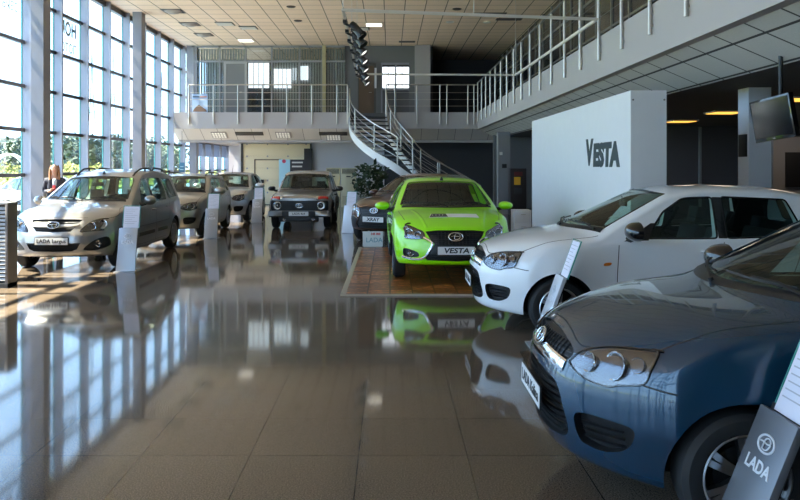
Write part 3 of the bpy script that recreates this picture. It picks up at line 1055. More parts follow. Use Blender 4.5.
    for sd in (1, -1): car.patch('mirror_sail', [('s', 1.44, .955), ('s', 1.68, .965), ('s', 1.76, 1.13), ('s', 1.72, 1.13)], BLACK, root, sd, smooth=False, off=.004, thick=.006)
    if aer: aerial(car, root, 2.05)
    if rails: roof_rails(car, root, (2.0, 2.3, 2.7, 3.1, 3.5, 3.75), .57, BLACK)
    root['nose'] = car.lc
    return root

def largus(mat, plate_text):
    L = 4.47
    car = Car(L=L, la=.82, lr=.82 + 2.905, R=.31, zr=1.55,
              zt=[(0, .785), (.08, .855), (.35, .94), (.7, 1.01), (1.08, 1.075), (1.14, 1.095), (1.98, 1.50), (2.3, 1.59), (2.7, 1.635), (3.3, 1.645), (3.9, 1.61), (L, 1.55)],
              zs=[(0, .70), (.2, .80), (.5, .875), (1.0, .93), (1.5, .965), (2.6, .985), (L, 1.01)],
              zb=[(0, .25), (.5, .22), (1, .22), (3.2, .22), (L, .30)],
              wb=[(0, .84), (.3, .865), (.8, .875), (3.6, .875), (L, .84)],
              wr=[(0, .66), (1.2, .66), (2.0, .64), (3.5, .63), (L, .60)],
              pf=[(.15, .10), (.3, .03), (.46, 0), (.6, .01), (.68, .05), (.80, .09), (.95, .16)],
              pr=[(.2, .05), (.5, 0), (.9, .03), (1.53, .14)],
              drop=[(0, .2), (.9, .16), (1.15, .08), (2.1, .10), (L, .10)],
              fa=.36, fn=2.9, ra=.16, rn=3, wm=.84, lf=1.0, ws=(1.10, 1.98), cx=.20,
              doors=(1.45, 2.50, 3.35), hood=(.06, 1.05), cabin=(1.30, L - .16), rnd=.09, rnd_top=.55, bumpf=.7)
    root = thing('car', 'car', 'car')
    wsp = common_windows(car, 1.12, 1.475, .085)
    sides = [('front_door_window', rounded([(1.78, 1.02), (2.43, 1.02), (2.44, 1.46), (2.18, 1.45), (1.96, 1.28)], .035)),
             ('rear_door_window', rounded([(2.55, 1.02), (3.28, 1.04), (3.36, 1.20), (3.30, 1.455), (2.56, 1.465)], .04)),
             ('quarter_window', rounded([(3.44, 1.05), (4.08, 1.07), (4.02, 1.42), (3.40, 1.45)], .05))]
    rear = rounded([(-.56, 1.08), (.56, 1.08), (.52, 1.45), (-.52, 1.45)], .05)
    cut, fin = glaze(car, root, sides, wsp, rear, (L - .5, L + .6))
    up = sym([(0, .845), (.25, .845), (.405, .835), (.36, .745), (.27, .655), (0, .645)])
    low = sym([(0, .475), (.3, .475), (.43, .475), (.38, .38), (.3, .345), (0, .34)])
    fog = [('f', .47, .37), ('f', .56, .47), ('f', .66, .535), ('s', .30, .555), ('s', .34, .45), ('f', .78, .40), ('f', .62, .35)]
    rec = [car.patch_geo(fog, sd, True, .05, .09) for sd in (1, -1)] + [car.patch_geo(low, 1, False, .05, .10), car.patch_geo(up, 1, False, .05, .08)]
    car.body(root, mat, cut, rec)
    fin()
    bars(car, root, 'grille', (.665, .69, .79, .815), lambda z: .29 if z < .7 else .36, .014, MESHM, -.02, .006)
    car.strip('grille_bar', [[('f', t * .385, .742 + .02 * abs(t) ** 3) for t in (-1, -.7, -.35, 0, .35, .7, 1)]], .058, mat, root, off=.0, thick=.012)
    emblem(root, nose_frame(car, .748) @ Matrix.Translation((0, 0, .024)), .19)
    bars(car, root, 'lower_grille', (.37, .40, .43, .46), lambda z: .36 + (z - .35) * .4, .014, MESHM, -.03, .008)
    hl = [('f', .415, .655), ('f', .55, .655), ('f', .72, .665), ('s', .24, .69), ('s', .30, .76), ('s', .36, .832), ('f', .74, .835), ('f', .66, .838), ('f', .56, .81), ('f', .47, .735)]
    for sd in (1, -1):
        h = car.patch('headlamp', hl, DARKCHROME, root, sd, off=.003, thick=.02, res=.03)
        for (y_, z_, r_) in ((.56, .73, .06), (.69, .755, .062)):
            c = car.pt(('f', y_, z_), sd); n = car.normal_at(c)[1]
            lamp_bowl(h, c + n * .012, (n + Vector((0, -1.0, 0))).normalized(), r_)
        car.patch('lamp_glass', hl, LENS, h, sd, off=.022, thick=0, res=.03)
        car.strip('lamp_rim', [hl], .012, GLOSSBLACK, h, (sd,), closed=True, off=.005, thick=.005)
        c = car.pt(('f', .66, .45), sd); lamp_bowl(root, c + Vector((0, .02, 0)), (0, -1, 0), .045, name='fog_lamp')
    plate(root, frame(car.pt(('f', 0, .51)) + Vector((0, -.012, 0)), (1, 0, 0), (0, -1, .02)), plate_text, .085, bold=.0014)
    sm = [[('s', 1.45, .30), ('s', 1.44, .6), ('s', 1.48, .95)], [('s', 2.50, .30), ('s', 2.50, .6), ('s', 2.50, 1.0)], [('s', 3.30, .62), ('s', 3.38, .8), ('s', 3.40, 1.0)],
          [('s', .37, .836), ('s', .6, .875), ('t', .9, .76), ('t', 1.2, .77)], [('s', 1.45, .30), ('s', 2.0, .29), ('s', 2.5, .30), ('s', 3.2, .31)], [('s', 1.5, .62), ('s', 2.4, .62), ('s', 3.3, .63)]]
    car.strip('panel_seam', sm, .008, BLACK, root, (1, -1), smooth=True, off=.0012)
    car.strip('hood_seam', [[('f', .46, .862), ('f', .2, .862), ('f', 0, .862), ('f', -.2, .862), ('f', -.46, .862)]], .008, BLACK, root, off=.0012)
    car.strip('b_pillar', [[('s', 2.49, 1.03), ('s', 2.495, 1.25), ('s', 2.50, 1.455)]], .09, GLOSSBLACK, root, (1, -1), off=.001)
    car.strip('door_moulding', [[('s', 1.52, .47), ('s', 2.4, .47)], [('s', 2.58, .47), ('s', 3.2, .47)]], .07, BLACK, root, (1, -1), off=.004, thick=.006)
    outfit(car, root, mat, wheel=('alloy', 7, .66), mir=(1.72, 1.0), handles=((2.36, .88), (3.22, .9)), cab=(1.62, 1.0, 2.3, 3.1), wip=((-.04, .55, 1.14, 1.13), (-.64, -.10, 1.14, 1.128)),
           cowl=(1.13, .20, .08), rep=(1.30, .72), tail=((.72, .85), (.62, .85), (.60, 1.05), (.60, 1.2), (.64, 1.2), (.70, 1.0)), mir_k=dict(w=.22, h=.19))
    roof_rails(car, root, (2.1, 2.5, 2.8, 3.15), .60, BLACK); roof_rails(car, root, (3.22, 3.6, 3.9, 4.3), .60, BLACK)
    sf = MB(); p = car.pt(('t', 2.15, 0)); sf.lathe([(.03, 0), (.024, .03), (.006, .06), (0, .06)], 10, Matrix.Translation(p)); sf.build('aerial', BLACK, root)
    root['nose'] = car.lc
    return root

def vesta(mat, plate_text):
    L = 4.41
    car = Car(L=L, la=.87, lr=.87 + 2.635, R=.315, zr=1.45,
              zt=[(0, .75), (.08, .81), (.35, .905), (.7, .965), (1.12, 1.025), (1.18, 1.04), (2.0, 1.41), (2.35, 1.475), (2.7, 1.495), (3.1, 1.475), (3.5, 1.38), (3.95, 1.16), (4.05, 1.14), (4.41, 1.10)],
              zs=[(0, .66), (.2, .77), (.5, .855), (1.0, .91), (1.5, .94), (2.6, .965), (3.6, 1.01), (L, 1.02)],
              zb=[(0, .27), (.5, .24), (1, .22), (3.2, .22), (L, .30)],
              wb=[(0, .83), (.3, .865), (.85, .885), (3.4, .885), (L, .82)],
              wr=[(0, .64), (1.2, .64), (2.0, .61), (3.1, .58), (3.9, .60), (L, .70)],
              pf=[(.15, .12), (.3, .03), (.45, 0), (.55, .01), (.65, .035), (.76, .085), (.9, .15)],
              pr=[(.2, .05), (.5, 0), (.9, .05), (1.1, .03)],
              drop=[(0, .2), (.9, .15), (1.15, .08), (2.1, .09), (3.3, .09), (3.9, .10), (L, .08)],
              fa=.42, fn=2.8, ra=.24, rn=2.6, wm=.83, lf=1.0, ws=(1.14, 2.0), cx=.22,
              doors=(1.48, 2.55, 3.3), hood=(.06, 1.1), cabin=(1.34, 3.7), rnd=.09, rnd_top=.5, bumpf=.72)
    root = thing('car', 'car', 'car')
    wsp = common_windows(car, 1.065, 1.395, .075)
    sides = [('front_door_window', rounded([(1.80, .985), (2.48, .99), (2.49, 1.375), (2.22, 1.365), (1.99, 1.23)], .035)),
             ('rear_door_window', rounded([(2.60, .995), (3.25, 1.02), (3.42, 1.16), (3.2, 1.32), (2.61, 1.378)], .04))]
    cut, fin = glaze(car, root, sides, wsp)
    mouth = sym([(0, .765), (.25, .765), (.42, .745), (.37, .66), (.30, .58), (.36, .48), (.46, .40), (.40, .345), (0, .335)])
    fog = [('f', .52, .395), ('f', .545, .46), ('f', .70, .50), ('f', .735, .47), ('f', .72, .39), ('f', .62, .375)]
    rec = [car.patch_geo(fog, sd, True, .05, .085) for sd in (1, -1)] + [car.patch_geo(mouth, 1, False, .05, .07)]
    car.body(root, mat, cut, rec)
    fin()
    bars(car, root, 'grille', (.365, .40, .435, .585, .615, .645, .70, .73), lambda z: .36 if z < .5 else (.29 + max(0, z - .6) * .6), .014, MESHM, -.02, .006, np.arange(-.25, .26, .05), (.57, .75))
    for sd in (1, -1):
        car.strip('chrome_accent', [[('f', .74, .375), ('f', .62, .352), ('f', .49, .36), ('f', .43, .40), ('f', .375, .485), ('f', .335, .57), ('f', .36, .62), ('f', .45, .665)]], .040, CHROME, root, (sd,), off=.006, thick=.010)
    emblem(root, nose_frame(car, .675) @ Matrix.Translation((0, 0, .012)), .20)
    hl = [('f', .44, .665), ('f', .56, .635), ('f', .70, .645), ('s', .32, .70), ('s', .40, .77), ('s', .455, .836), ('s', .42, .838), ('f', .70, .822), ('f', .64, .81), ('f', .53, .77), ('f', .45, .735)]
    for sd in (1, -1):
        h = car.patch('headlamp', hl, DARKCHROME, root, sd, off=.003, thick=.02, res=.03)
        for (y_, z_, r_) in ((.53, .70, .045), (.65, .715, .058)):
            c = car.pt(('f', y_, z_), sd); n = car.normal_at(c)[1]
            lamp_bowl(h, c + n * .012, (n + Vector((0, -1.0, 0))).normalized(), r_)
        c = car.pt(('s', .38, .77), sd); n = car.normal_at(c)[1]
        lamp_bowl(h, c + n * .008, (n + Vector((0, -1, 0))).normalized(), .032)
        car.patch('lamp_glass', hl, LENS, h, sd, off=.022, thick=0, res=.03)
        car.strip('lamp_rim', [hl], .010, GLOSSBLACK, h, (sd,), closed=True, off=.006, thick=.006)
        c = car.pt(('f', .63, .435), sd); lamp_bowl(root, c + Vector((0, .015, 0)), (0, -1, 0), .042, name='fog_lamp')
    plate(root, frame(car.pt(('f', 0, .49)) + Vector((0, -.012, 0)), (1, 0, 0), (0, -1, .02)), plate_text, .10, bold=.003, sx=1.25, shear=.18)
    # paper board lying on the hood
    pb = car.patch('hood_sticker', [('t', .70, -.30), ('t', .70, .38), ('t', .52, .40), ('t', .52, -.34)], PLATEW, root, smooth=False, off=.006, thick=.004, res=.06)
    car.patch('sticker_badge', [('t', .69, -.29), ('t', .69, -.08), ('t', .53, -.06), ('t', .53, -.33)], INK, pb, smooth=False, off=.009, thick=.004, res=.06)
    car.strip('sticker_mark', [[('t', .60, -.28 + .05 * k), ('t', .63, -.28 + .05 * k)] for k in range(4)], .022, PLATEW, pb, smooth=False, off=.0105)
    sm = [[('s', 1.48, .30), ('s', 1.47, .6), ('s', 1.5, .92)], [('s', 2.55, .30), ('s', 2.55, .6), ('s', 2.55, .97)], [('s', 3.2, .62), ('s', 3.3, .8), ('s', 3.36, 1.0)],
          [('t', .56, .70), ('t', .9, .75), ('t', 1.25, .77)], [('s', 1.48, .30), ('s', 2.0, .29), ('s', 2.55, .30), ('s', 3.1, .31)]]
    car.strip('panel_seam', sm, .008, BLACK, root, (1, -1), smooth=True, off=.0012)
    car.strip('hood_crease', [[('t', .2, .40), ('t', .6, .47), ('t', 1.05, .56)]], .05, mat, root, (1, -1), off=.003, thick=.006)
    car.strip('b_pillar', [[('s', 2.54, 1.0), ('s', 2.545, 1.2), ('s', 2.55, 1.37)]], .09, GLOSSBLACK, root, (1, -1), off=.001)
    outfit(car, root, mat, wheel=('alloy', 8, .70, pbr('alloy_dark', (.05, .05, .055), .3, .8, .5)), mir=(1.72, .97), handles=((2.42, .86), (3.22, .9)), cab=(1.66, .97, 2.35, 3.1), wip=((-.04, .55, 1.085, 1.075), (-.64, -.10, 1.085, 1.072)),
           cowl=(1.165, .22, .08), tail=((.78, .82), (.60, .82), (.58, .95), (.78, .98)), mir_k=dict(w=.24, h=.15))
    sf = MB(); p = car.pt(('t', 2.15, 0)); sf.lathe([(.03, 0), (.024, .03), (.006, .06), (0, .06)], 10, Matrix.Translation(p)); sf.build('aerial', BLACK, root)
    root['nose'] = car.lc
    return root

def xray(mat, plate_text):
    L = 4.165
    car = Car(L=L, la=.83, lr=.83 + 2.592, R=.325, zr=1.48,
              zt=[(0, .82), (.08, .88), (.35, .955), (.7, 1.0), (1.08, 1.05), (1.14, 1.07), (1.95, 1.44), (2.25, 1.51), (2.6, 1.53), (3.2, 1.50), (3.8, 1.42), (L, 1.36)],
              zs=[(0, .72), (.2, .80), (.5, .87), (1.0, .94), (1.5, .97), (2.6, 1.0), (L, 1.06)],
              zb=[(0, .30), (.5, .25), (1, .25), (3.0, .25), (L, .32)],
              wb=[(0, .82), (.3, .855), (.85, .88), (3.4, .88), (L, .83)],
              wr=[(0, .64), (1.2, .64), (2.0, .62), (3.1, .60), (L, .57)],
              pf=[(.2, .10), (.35, .03), (.52, 0), (.62, .01), (.72, .03), (.85, .08), (.95, .15)],
              pr=[(.2, .05), (.5, 0), (.9, .04), (1.36, .24)],
              drop=[(0, .2), (.9, .15), (1.15, .08), (2.1, .09), (L, .09)],
              fa=.40, fn=2.8, ra=.2, rn=2.6, wm=.83, lf=1.0, ws=(1.10, 1.95), cx=.22,
              doors=(1.44, 2.5, 3.25), hood=(.06, 1.06), cabin=(1.30, L - .16), rnd=.09, rnd_top=.5, bumpf=.72)
    root = thing('car', 'car', 'car')
    wsp = common_windows(car, 1.095, 1.42, .08)
    sides = [('front_door_window', rounded([(1.75, 1.02), (2.43, 1.03), (2.44, 1.41), (2.17, 1.40), (1.94, 1.26)], .035)),
             ('rear_door_window', rounded([(2.55, 1.03), (3.2, 1.07), (3.35, 1.18), (3.2, 1.37), (2.56, 1.41)], .04))]
    rear = rounded([(-.50, 1.10), (.50, 1.10), (.45, 1.33), (-.45, 1.33)], .05)
    cut, fin = glaze(car, root, sides, wsp, rear, (L - .5, L + .6))
    mouth = sym([(0, .82), (.3, .815), (.45, .79), (.40, .72), (.36, .66), (.42, .56), (.50, .44), (.44, .36), (0, .35)])
    rec = [car.patch_geo(mouth, 1, False, .05, .07)]
    car.body(root, mat, cut, rec)
    fin()
    bars(car, root, 'grille', (.38, .42, .46, .62, .66, .70, .74, .78), lambda z: .40 if z < .5 else (.33 + max(0, z - .65) * .6), .016, MESHM, -.02, .006)
    skirt = [('f', .52, .36), ('f', .50, .46), ('f', .46, .56), ('f', .54, .62), ('f', .70, .62), ('s', .30, .60), ('s', .46, .42), ('s', .46, .33), ('f', .72, .33)]
    hl = [('f', .46, .76), ('f', .56, .725), ('f', .68, .73), ('s', .34, .77), ('s', .44, .838), ('s', .38, .838), ('f', .66, .838), ('f', .53, .82)]
    for sd in (1, -1):
        car.patch('bumper_cladding', skirt, BLACK, root, sd, smooth=False, off=.006, thick=.012)
        car.strip('chrome_accent', [[('f', .70, .60), ('f', .56, .60), ('f', .455, .56), ('f', .415, .64), ('f', .43, .70), ('f', .50, .725)]], .022, CHROME, root, (sd,), off=.008, thick=.008)
        h = car.patch('headlamp', hl, DARKCHROME, root, sd, off=.003, thick=.02, res=.03)
        for (y_, z_, r_) in ((.55, .785, .045), (.65, .80, .055)):
            c = car.pt(('f', y_, z_), sd); n = car.normal_at(c)[1]
            lamp_bowl(h, c + n * .012, (n + Vector((0, -1.0, 0))).normalized(), r_)
        c = car.pt(('s', .36, .805), sd); n = car.normal_at(c)[1]
        lamp_bowl(h, c + n * .008, (n + Vector((0, -1, 0))).normalized(), .035, (REDLENS, AMBER))
        car.patch('lamp_glass', hl, LENS, h, sd, off=.022, thick=0, res=.03)
    emblem(root, nose_frame(car, .735) @ Matrix.Translation((0, 0, .012)), .19)
    plate(root, frame(car.pt(('f', 0, .55)) + Vector((0, -.012, 0)), (1, 0, 0), (0, -1, .02)), plate_text, .10, bold=.003, sx=1.2, shear=.1)
    car.strip('panel_seam', [[('s', 1.44, .33), ('s', 1.43, .6), ('s', 1.46, .95)], [('s', 2.50, .33), ('s', 2.50, .6), ('s', 2.50, 1.0)], [('s', .44, .845), ('t', .6, .76), ('t', .9, .765), ('t', 1.2, .77)]], .008, BLACK, root, (1, -1), off=.0012)
    car.strip('b_pillar', [[('s', 2.49, 1.04), ('s', 2.495, 1.2), ('s', 2.5, 1.40)]], .09, GLOSSBLACK, root, (1, -1), off=.001)
    car.strip('sill_cladding', [[('s', 1.25, .32), ('s', 2.0, .31), ('s', 2.95, .32)]], .13, BLACK, root, (1, -1), off=.006, thick=.008)
    outfit(car, root, mat, wheel=('alloy', 5, .70), mir=(1.68, 1.0), handles=((2.38, .9), (3.15, .93)), cab=(1.62, 1.0, 2.3, 3.05), wip=((-.04, .55, 1.115, 1.105), (-.64, -.10, 1.115, 1.10)),
           cowl=(1.13, .22, .08), tail=((.76, .95), (.62, .95), (.60, 1.1), (.70, 1.15)), mir_k=dict(w=.24, h=.16))
    root['nose'] = car.lc
    return root

def niva(mat, plate_text):
    L = 3.72
    car = Car(L=L, la=.66, lr=.66 + 2.2, R=.345, zr=1.52,
              zt=[(0, .865), (.04, .895), (.3, .935), (.8, .985), (1.18, 1.02), (1.23, 1.045), (1.72, 1.44), (1.95, 1.52), (2.4, 1.565), (3.0, 1.56), (3.4, 1.50), (L, 1.42)],
              zs=[(0, .80), (.1, .83), (.5, .88), (1.0, .93), (1.5, .955), (2.6, .965), (L, .97)],
              zb=[(0, .34), (.5, .30), (1, .28), (2.8, .28), (L, .36)],
              wb=[(0, .785), (.2, .80), (.7, .82), (3.0, .82), (L, .79)],
              wr=[(0, .66), (1.2, .66), (2.0, .63), (3.0, .62), (L, .60)],
              pf=[(.3, .02), (.5, .01), (.7, 0), (.86, .0), (.95, .02)],
              pr=[(.2, .02), (.6, 0), (.95, .02), (1.42, .28)],
              drop=[(0, .12), (1.0, .12), (1.2, .07), (1.9, .085), (L, .09)],
              fa=.09, fn=4, ra=.08, rn=4, wm=.80, lf=.6, ws=(1.20, 1.72), cx=.12, crown=3.0, rnd=.05, rnd_top=.5, rnd_rear=.06,
              doors=(1.34, 2.42, 2.42), hood=(.03, 1.15), cabin=(1.32, L - .14), bumpf=0.0, nose_bumper=False, bump=-1, arch=.03, two_door=True)
    root = thing('car', 'car', 'car')
    wsp = common_windows(car, 1.07, 1.44, .075)
    sides = [('front_door_window', rounded([(1.52, 1.0), (2.36, 1.0), (2.36, 1.43), (1.80, 1.42), (1.70, 1.36)], .03)), ('rear_side_window', rounded([(2.50, 1.01), (3.28, 1.02), (3.16, 1.41), (2.50, 1.43)], .04))]
    rear = rounded([(-.56, 1.05), (.56, 1.05), (.50, 1.36), (-.50, 1.36)], .05)
    cut, fin = glaze(car, root, sides, wsp, rear, (L - .5, L + .6), ws_l=(.4, 2.0))
    rec = [car.patch_geo(sym([(0, .775), (.75, .775), (.77, .74), (.77, .55), (.74, .51), (0, .51)]), 1, False, .05, .065)]
    car.body(root, mat, cut, rec)
    fin()
    bars(car, root, 'grille', np.arange(.54, .77, .026), lambda z: .46, .012, MESHM, -.008, .006, np.arange(-.44, .45, .055), (.53, .76))
    for sd in (1, -1):
        c = car.pt(('f', .585, .645), sd) + Vector((0, .005, 0))
        h = lamp_bowl(root, c + Vector((0, -.005, 0)), (0, -1, 0), .088, (pbr('lamp_white', (.85, .87, .85), .25, 0, .6), CHROME), name='headlamp', depth=.04)
        r = MB(); r.tube([c + Vector((.096 * math.cos(t), -.008, .096 * math.sin(t))) for t in np.linspace(0, 2 * PI, 28, endpoint=False)], .012, 8, closed=True); r.build('lamp_rim', CHROME, h, smooth=True, angle=60)
        g = MB(); g.lathe([(0, .03), (.04, .027), (.07, .016), (.09, 0)], 24, frame(c + Vector((0, -.006, 0)), (1, 0, 0), (0, -1, 0))); g.build('lamp_glass', LENS, h, smooth=True, angle=60)
        car.patch('turn_signal', [('f', .50, .80), ('f', .76, .80), ('f', .76, .875), ('f', .50, .875)], REDLENS, root, sd, smooth=False, off=.012, thick=.014)
        c2 = car.pt(('f', .46, .84), sd)
        car.patch('side_light', [('f', .455, .80), ('f', .50, .80), ('f', .50, .875), ('f', .455, .875)], LAMPREFL, root, sd, smooth=False, off=.012, thick=.014)
    emblem(root, nose_frame(car, .645) @ Matrix.Translation((0, 0, .006)), .19)
    b = MB(); b.prism(rounded([(.17, .60), (.24, .60), (.24, .70), (.17, .70)], .015), .012, Matrix(((1, 0, 0, 0.0), (0, 0, -1, car.pt(('f', .2, .65)).y + .004), (0, 1, 0, 0), (0, 0, 0, 1))))
    y0 = -car.lc
    bp = MB(); bp.box(-.80, .80, y0 - .10, y0 + .06, .34, .50); bp.box(-.80, -.70, y0 - .05, y0 + .45, .34, .50); bp.box(.70, .80, y0 - .05, y0 + .45, .34, .50)
    bo = bp.build('front_bumper', BLACK, root, bevel=.02)
    for sd in (1, -1):
        c_ = MB(); c_.box(*sorted((sd * .44, sd * .815)), y0 - .112, y0 + .02, .375, .505); c_.box(*sorted((sd * .76, sd * .815)), y0 - .112, y0 + .40, .375, .505)
        c_.build('bumper_corner', mat, bo, bevel=.012)
        lamp_bowl(bo, Vector((sd * .38, y0 - .115, .30)), (0, -1, 0), .04, name='fog_lamp')
    v = MB(); v.box(-.52, .52, y0 - .08, y0 + .05, .22, .36); v.build('lower_valance', BLACK, bo, bevel=.02)
    plate(root, frame(Vector((0, y0 - .112, .435)), (1, 0, 0), (0, -1, 0)), plate_text, .078, bold=.001)
    car.strip('panel_seam', [[('s', 1.34, .36), ('s', 1.34, .6), ('s', 1.36, .95)], [('s', 2.42, .36), ('s', 2.42, .7), ('s', 2.42, .97)], [('s', .1, .855), ('s', .6, .895), ('s', 1.15, .94)]], .008, BLACK, root, (1, -1), off=.0012)
    car.strip('side_moulding', [[('s', .95, .62), ('s', 1.7, .62), ('s', 2.5, .62)]], .05, BLACK, root, (1, -1), off=.005, thick=.006)
    for ax in (car.la, car.lr):
        car.strip('arch_lip', [[('s', ax + .41 * math.cos(t), car.R + .41 * math.sin(t)) for t in np.linspace(.15, PI - .15, 9)]], .04, BLACK, root, (1, -1), off=.008, thick=.01)
    outfit(car, root, mat, wheel=('steel', 8, .60, pbr('steel_grey', (.35, .35, .36), .4, .9)), mir=(1.50, .99), handles=((2.3, .86),), cab=(1.42, .98, 2.05, 2.85), wip=((-.04, .50, 1.085, 1.08), (-.62, -.10, 1.085, 1.08)),
           cowl=(1.19, .12, .06), tail=((.74, .70), (.62, .70), (.62, .92), (.74, .92)), mir_mat=BLACK, handle_mat=BLACK, mir_k=dict(w=.21, h=.15, arm=.10, square=True), rep=(.35, .80))
    root['nose'] = car.lc
    return root

def place(root, nx, ny, heading):
    """Put the car's nose at (nx, ny); heading 0 faces the camera (-Y), -90 faces -X."""
    a = math.radians(heading)
    d = root['nose']
    root.rotation_euler = (0, 0, a)
    root.location = (nx - d * math.sin(a), ny + d * math.cos(a), 0)
    del root['nose']
# ------------------------------------------------------------------ the building
XF, HC = -8.95, 6.85                     # window wall, ceiling height
M_FLOOR = tile_mat('polished_granite', (.118, .089, .064), (.038, .03, .023), .638, .638, .007, .062, var=.06, speck=(120, .5), off=(.185, .12), bump=.004)
M_CEIL = tile_mat('ceiling_tiles', (.80, .62, .47), (.16, .12, .09), .667, .70, .030, .9, var=.03, off=(.186, .1), speck=(90, .05))
M_SOFR = tile_mat('soffit_tiles', (.58, .565, .55), (.05, .05, .05), .515, .73, .034, .8, ax=(0, 1), var=.03, off=(-.32 + .0, .3), speck=(60, .04))
M_SOFB = tile_mat('soffit_tiles_back', (.60, .56, .53), (.2, .18, .17), .70, .90, .02, .8, ax=(0, 1), var=.04, off=(.1, -30.3 % .9), speck=(60, .04))
M_FASC = pbr('fascia_plaster', (.43, .405, .41), .75, noise=(1.2, .04))
M_WHITE = pbr('white_wall', (.62, .61, .64), .8, noise=(.8, .03))
M_GREYW = pbr('grey_wall', (.10, .10, .108), .7, noise=(.8, .05))
M_DARKW = pbr('dark_wall', (.045, .045, .05), .6)
M_COLM = pbr('column_grey', (.25, .25, .285), .45, .1, noise=(1.5, .04))
M_ALU = pbr('aluminium_pale', (.31, .31, .355), .4, .35)
M_ALUD = pbr('aluminium_dark', (.06, .06, .065), .4, .5)
M_STEEL = pbr('brushed_steel', (.62, .58, .54), .28, 1.0)
M_PANE = thin_glass('facade_glass', (.90, .95, .95), 1.0, 1.5)
M_GLEDGE = pbr('glass_edge_green', (.05, .22, .22), .2, 0, .5)
M_DGLASS = pbr('dark_office_glass', (.035, .037, .040), .12, 0, .3)
M_TRIMD = pbr('dark_trim', (.03, .03, .03), .5)
M_VINYL = pbr('vinyl_lettering', (.03, .08, .10), .5)

def S(name, mat, *boxes, bevel=0, parent=None):
    b = MB()
    for q in boxes: b.box(*q)
    return struct(b.build(name, mat, parent, bevel=bevel))
S('floor', M_FLOOR, (XF - .2, 14.2, -8.3, 41.0, -.2, 0))
S('ceiling', M_CEIL, (XF - .4, 14.2, -8.3, 36.4, HC, HC + .3))
S('wall_right', M_GREYW, (14, 14.3, -8.3, 36, -.2, HC))
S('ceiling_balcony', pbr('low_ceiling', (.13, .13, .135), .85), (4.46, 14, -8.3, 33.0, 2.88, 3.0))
S('floor_balcony', M_GREYW, (4.0, 14, -8.3, 36.3, 3.25, 3.9))
S('trim_fascia', M_FASC, (3.6, 3.72, -8.3, 30.42, 3.23, 3.92), (3.555, 3.73, -8.3, 30.4, 3.19, 3.235))
S('trim_fascia_back', M_FASC, (XF + .02, -1.62, 30.3, 30.42, 3.23, 3.9), (-.18, 3.72, 30.3, 30.42, 3.23, 3.9), (-1.62, -.18, 30.3, 30.42, 3.23, 3.62))
S('floor_mezzanine', M_GREYW, (XF, 4.0, 30.42, 36.3, 3.25, 3.88))
def soffit(name, pts, mat):
    b = MB(); b.add(pts, [(0, 1, 2, 3), (4, 7, 6, 5), (0, 4, 5, 1), (1, 5, 6, 2), (2, 6, 7, 3), (3, 7, 4, 0)])
    return struct(b.build(name, mat))
up = .05
def slab4(a, b, c, d): return [a, b, c, d] + [(p[0], p[1], p[2] + up) for p in (a, b, c, d)]
soffit('ceiling_soffit', slab4((3.62, -8.3, 3.225), (3.62, 31.0, 3.225), (4.48, 31.0, 2.855), (4.48, -8.3, 2.855)), M_SOFR)
soffit('ceiling_soffit_back', slab4((XF + .02, 30.33, 3.225), (4.4, 30.33, 3.225), (4.4, 31.22, 2.78), (XF + .02, 31.22, 2.78)), M_SOFB)
S('trim_soffit_beam', M_FASC, (XF + .02, 4.4, 31.2, 31.36, 2.69, 2.85))
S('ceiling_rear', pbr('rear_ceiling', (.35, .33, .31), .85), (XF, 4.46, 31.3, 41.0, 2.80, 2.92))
# rear ground-floor walls
S('wall_back', M_WHITE, (-3.5, -.25, 32.6, 32.9, 0, 2.85), (-6.6, -6.46, 32.6, 32.9, 0, 2.85), (-6.6, -3.5, 32.6, 32.9, 2.68, 2.85))
S('wall_back_dark', M_DARKW, (-.25, 7.2, 32.6, 32.9, 0, 2.95))
S('wall_alcove', M_WHITE, (XF, -6.5, 40.4, 40.6, 0, 2.9), (-6.7, -6.6, 32.7, 40.5, 0, 2.9))
S('wall_service', pbr('service_wall', (.17, .17, .175), .75), (4.2, 7.2, 30.0, 30.2, 0, 2.95))
S('wall_service_side', M_GREYW, (7.0, 7.2, 22.2, 30.0, 0, 2.9))
S('wall_office', M_GREYW, (7.0, 14, 22.0, 22.2, 0, 2.9))
S('trim_office_joint', pbr('joint_pale', (.30, .32, .32), .6), (9.17, 9.25, 21.96, 22.0, 0, 2.86))
S('wall_partition', pbr('partition_grey', (.26, .25, .255), .8), (7.25, 13.9, 14.0, 14.1, 0, 2.25))
# upper rear walls
S('wall_upper_back', M_DARKW, (XF, 5.4, 35.9, 36.2, 3.88, HC))
S('wall_upper_recess', M_GREYW, (1.75, 1.85, 32.0, 35.9, 3.88, HC))
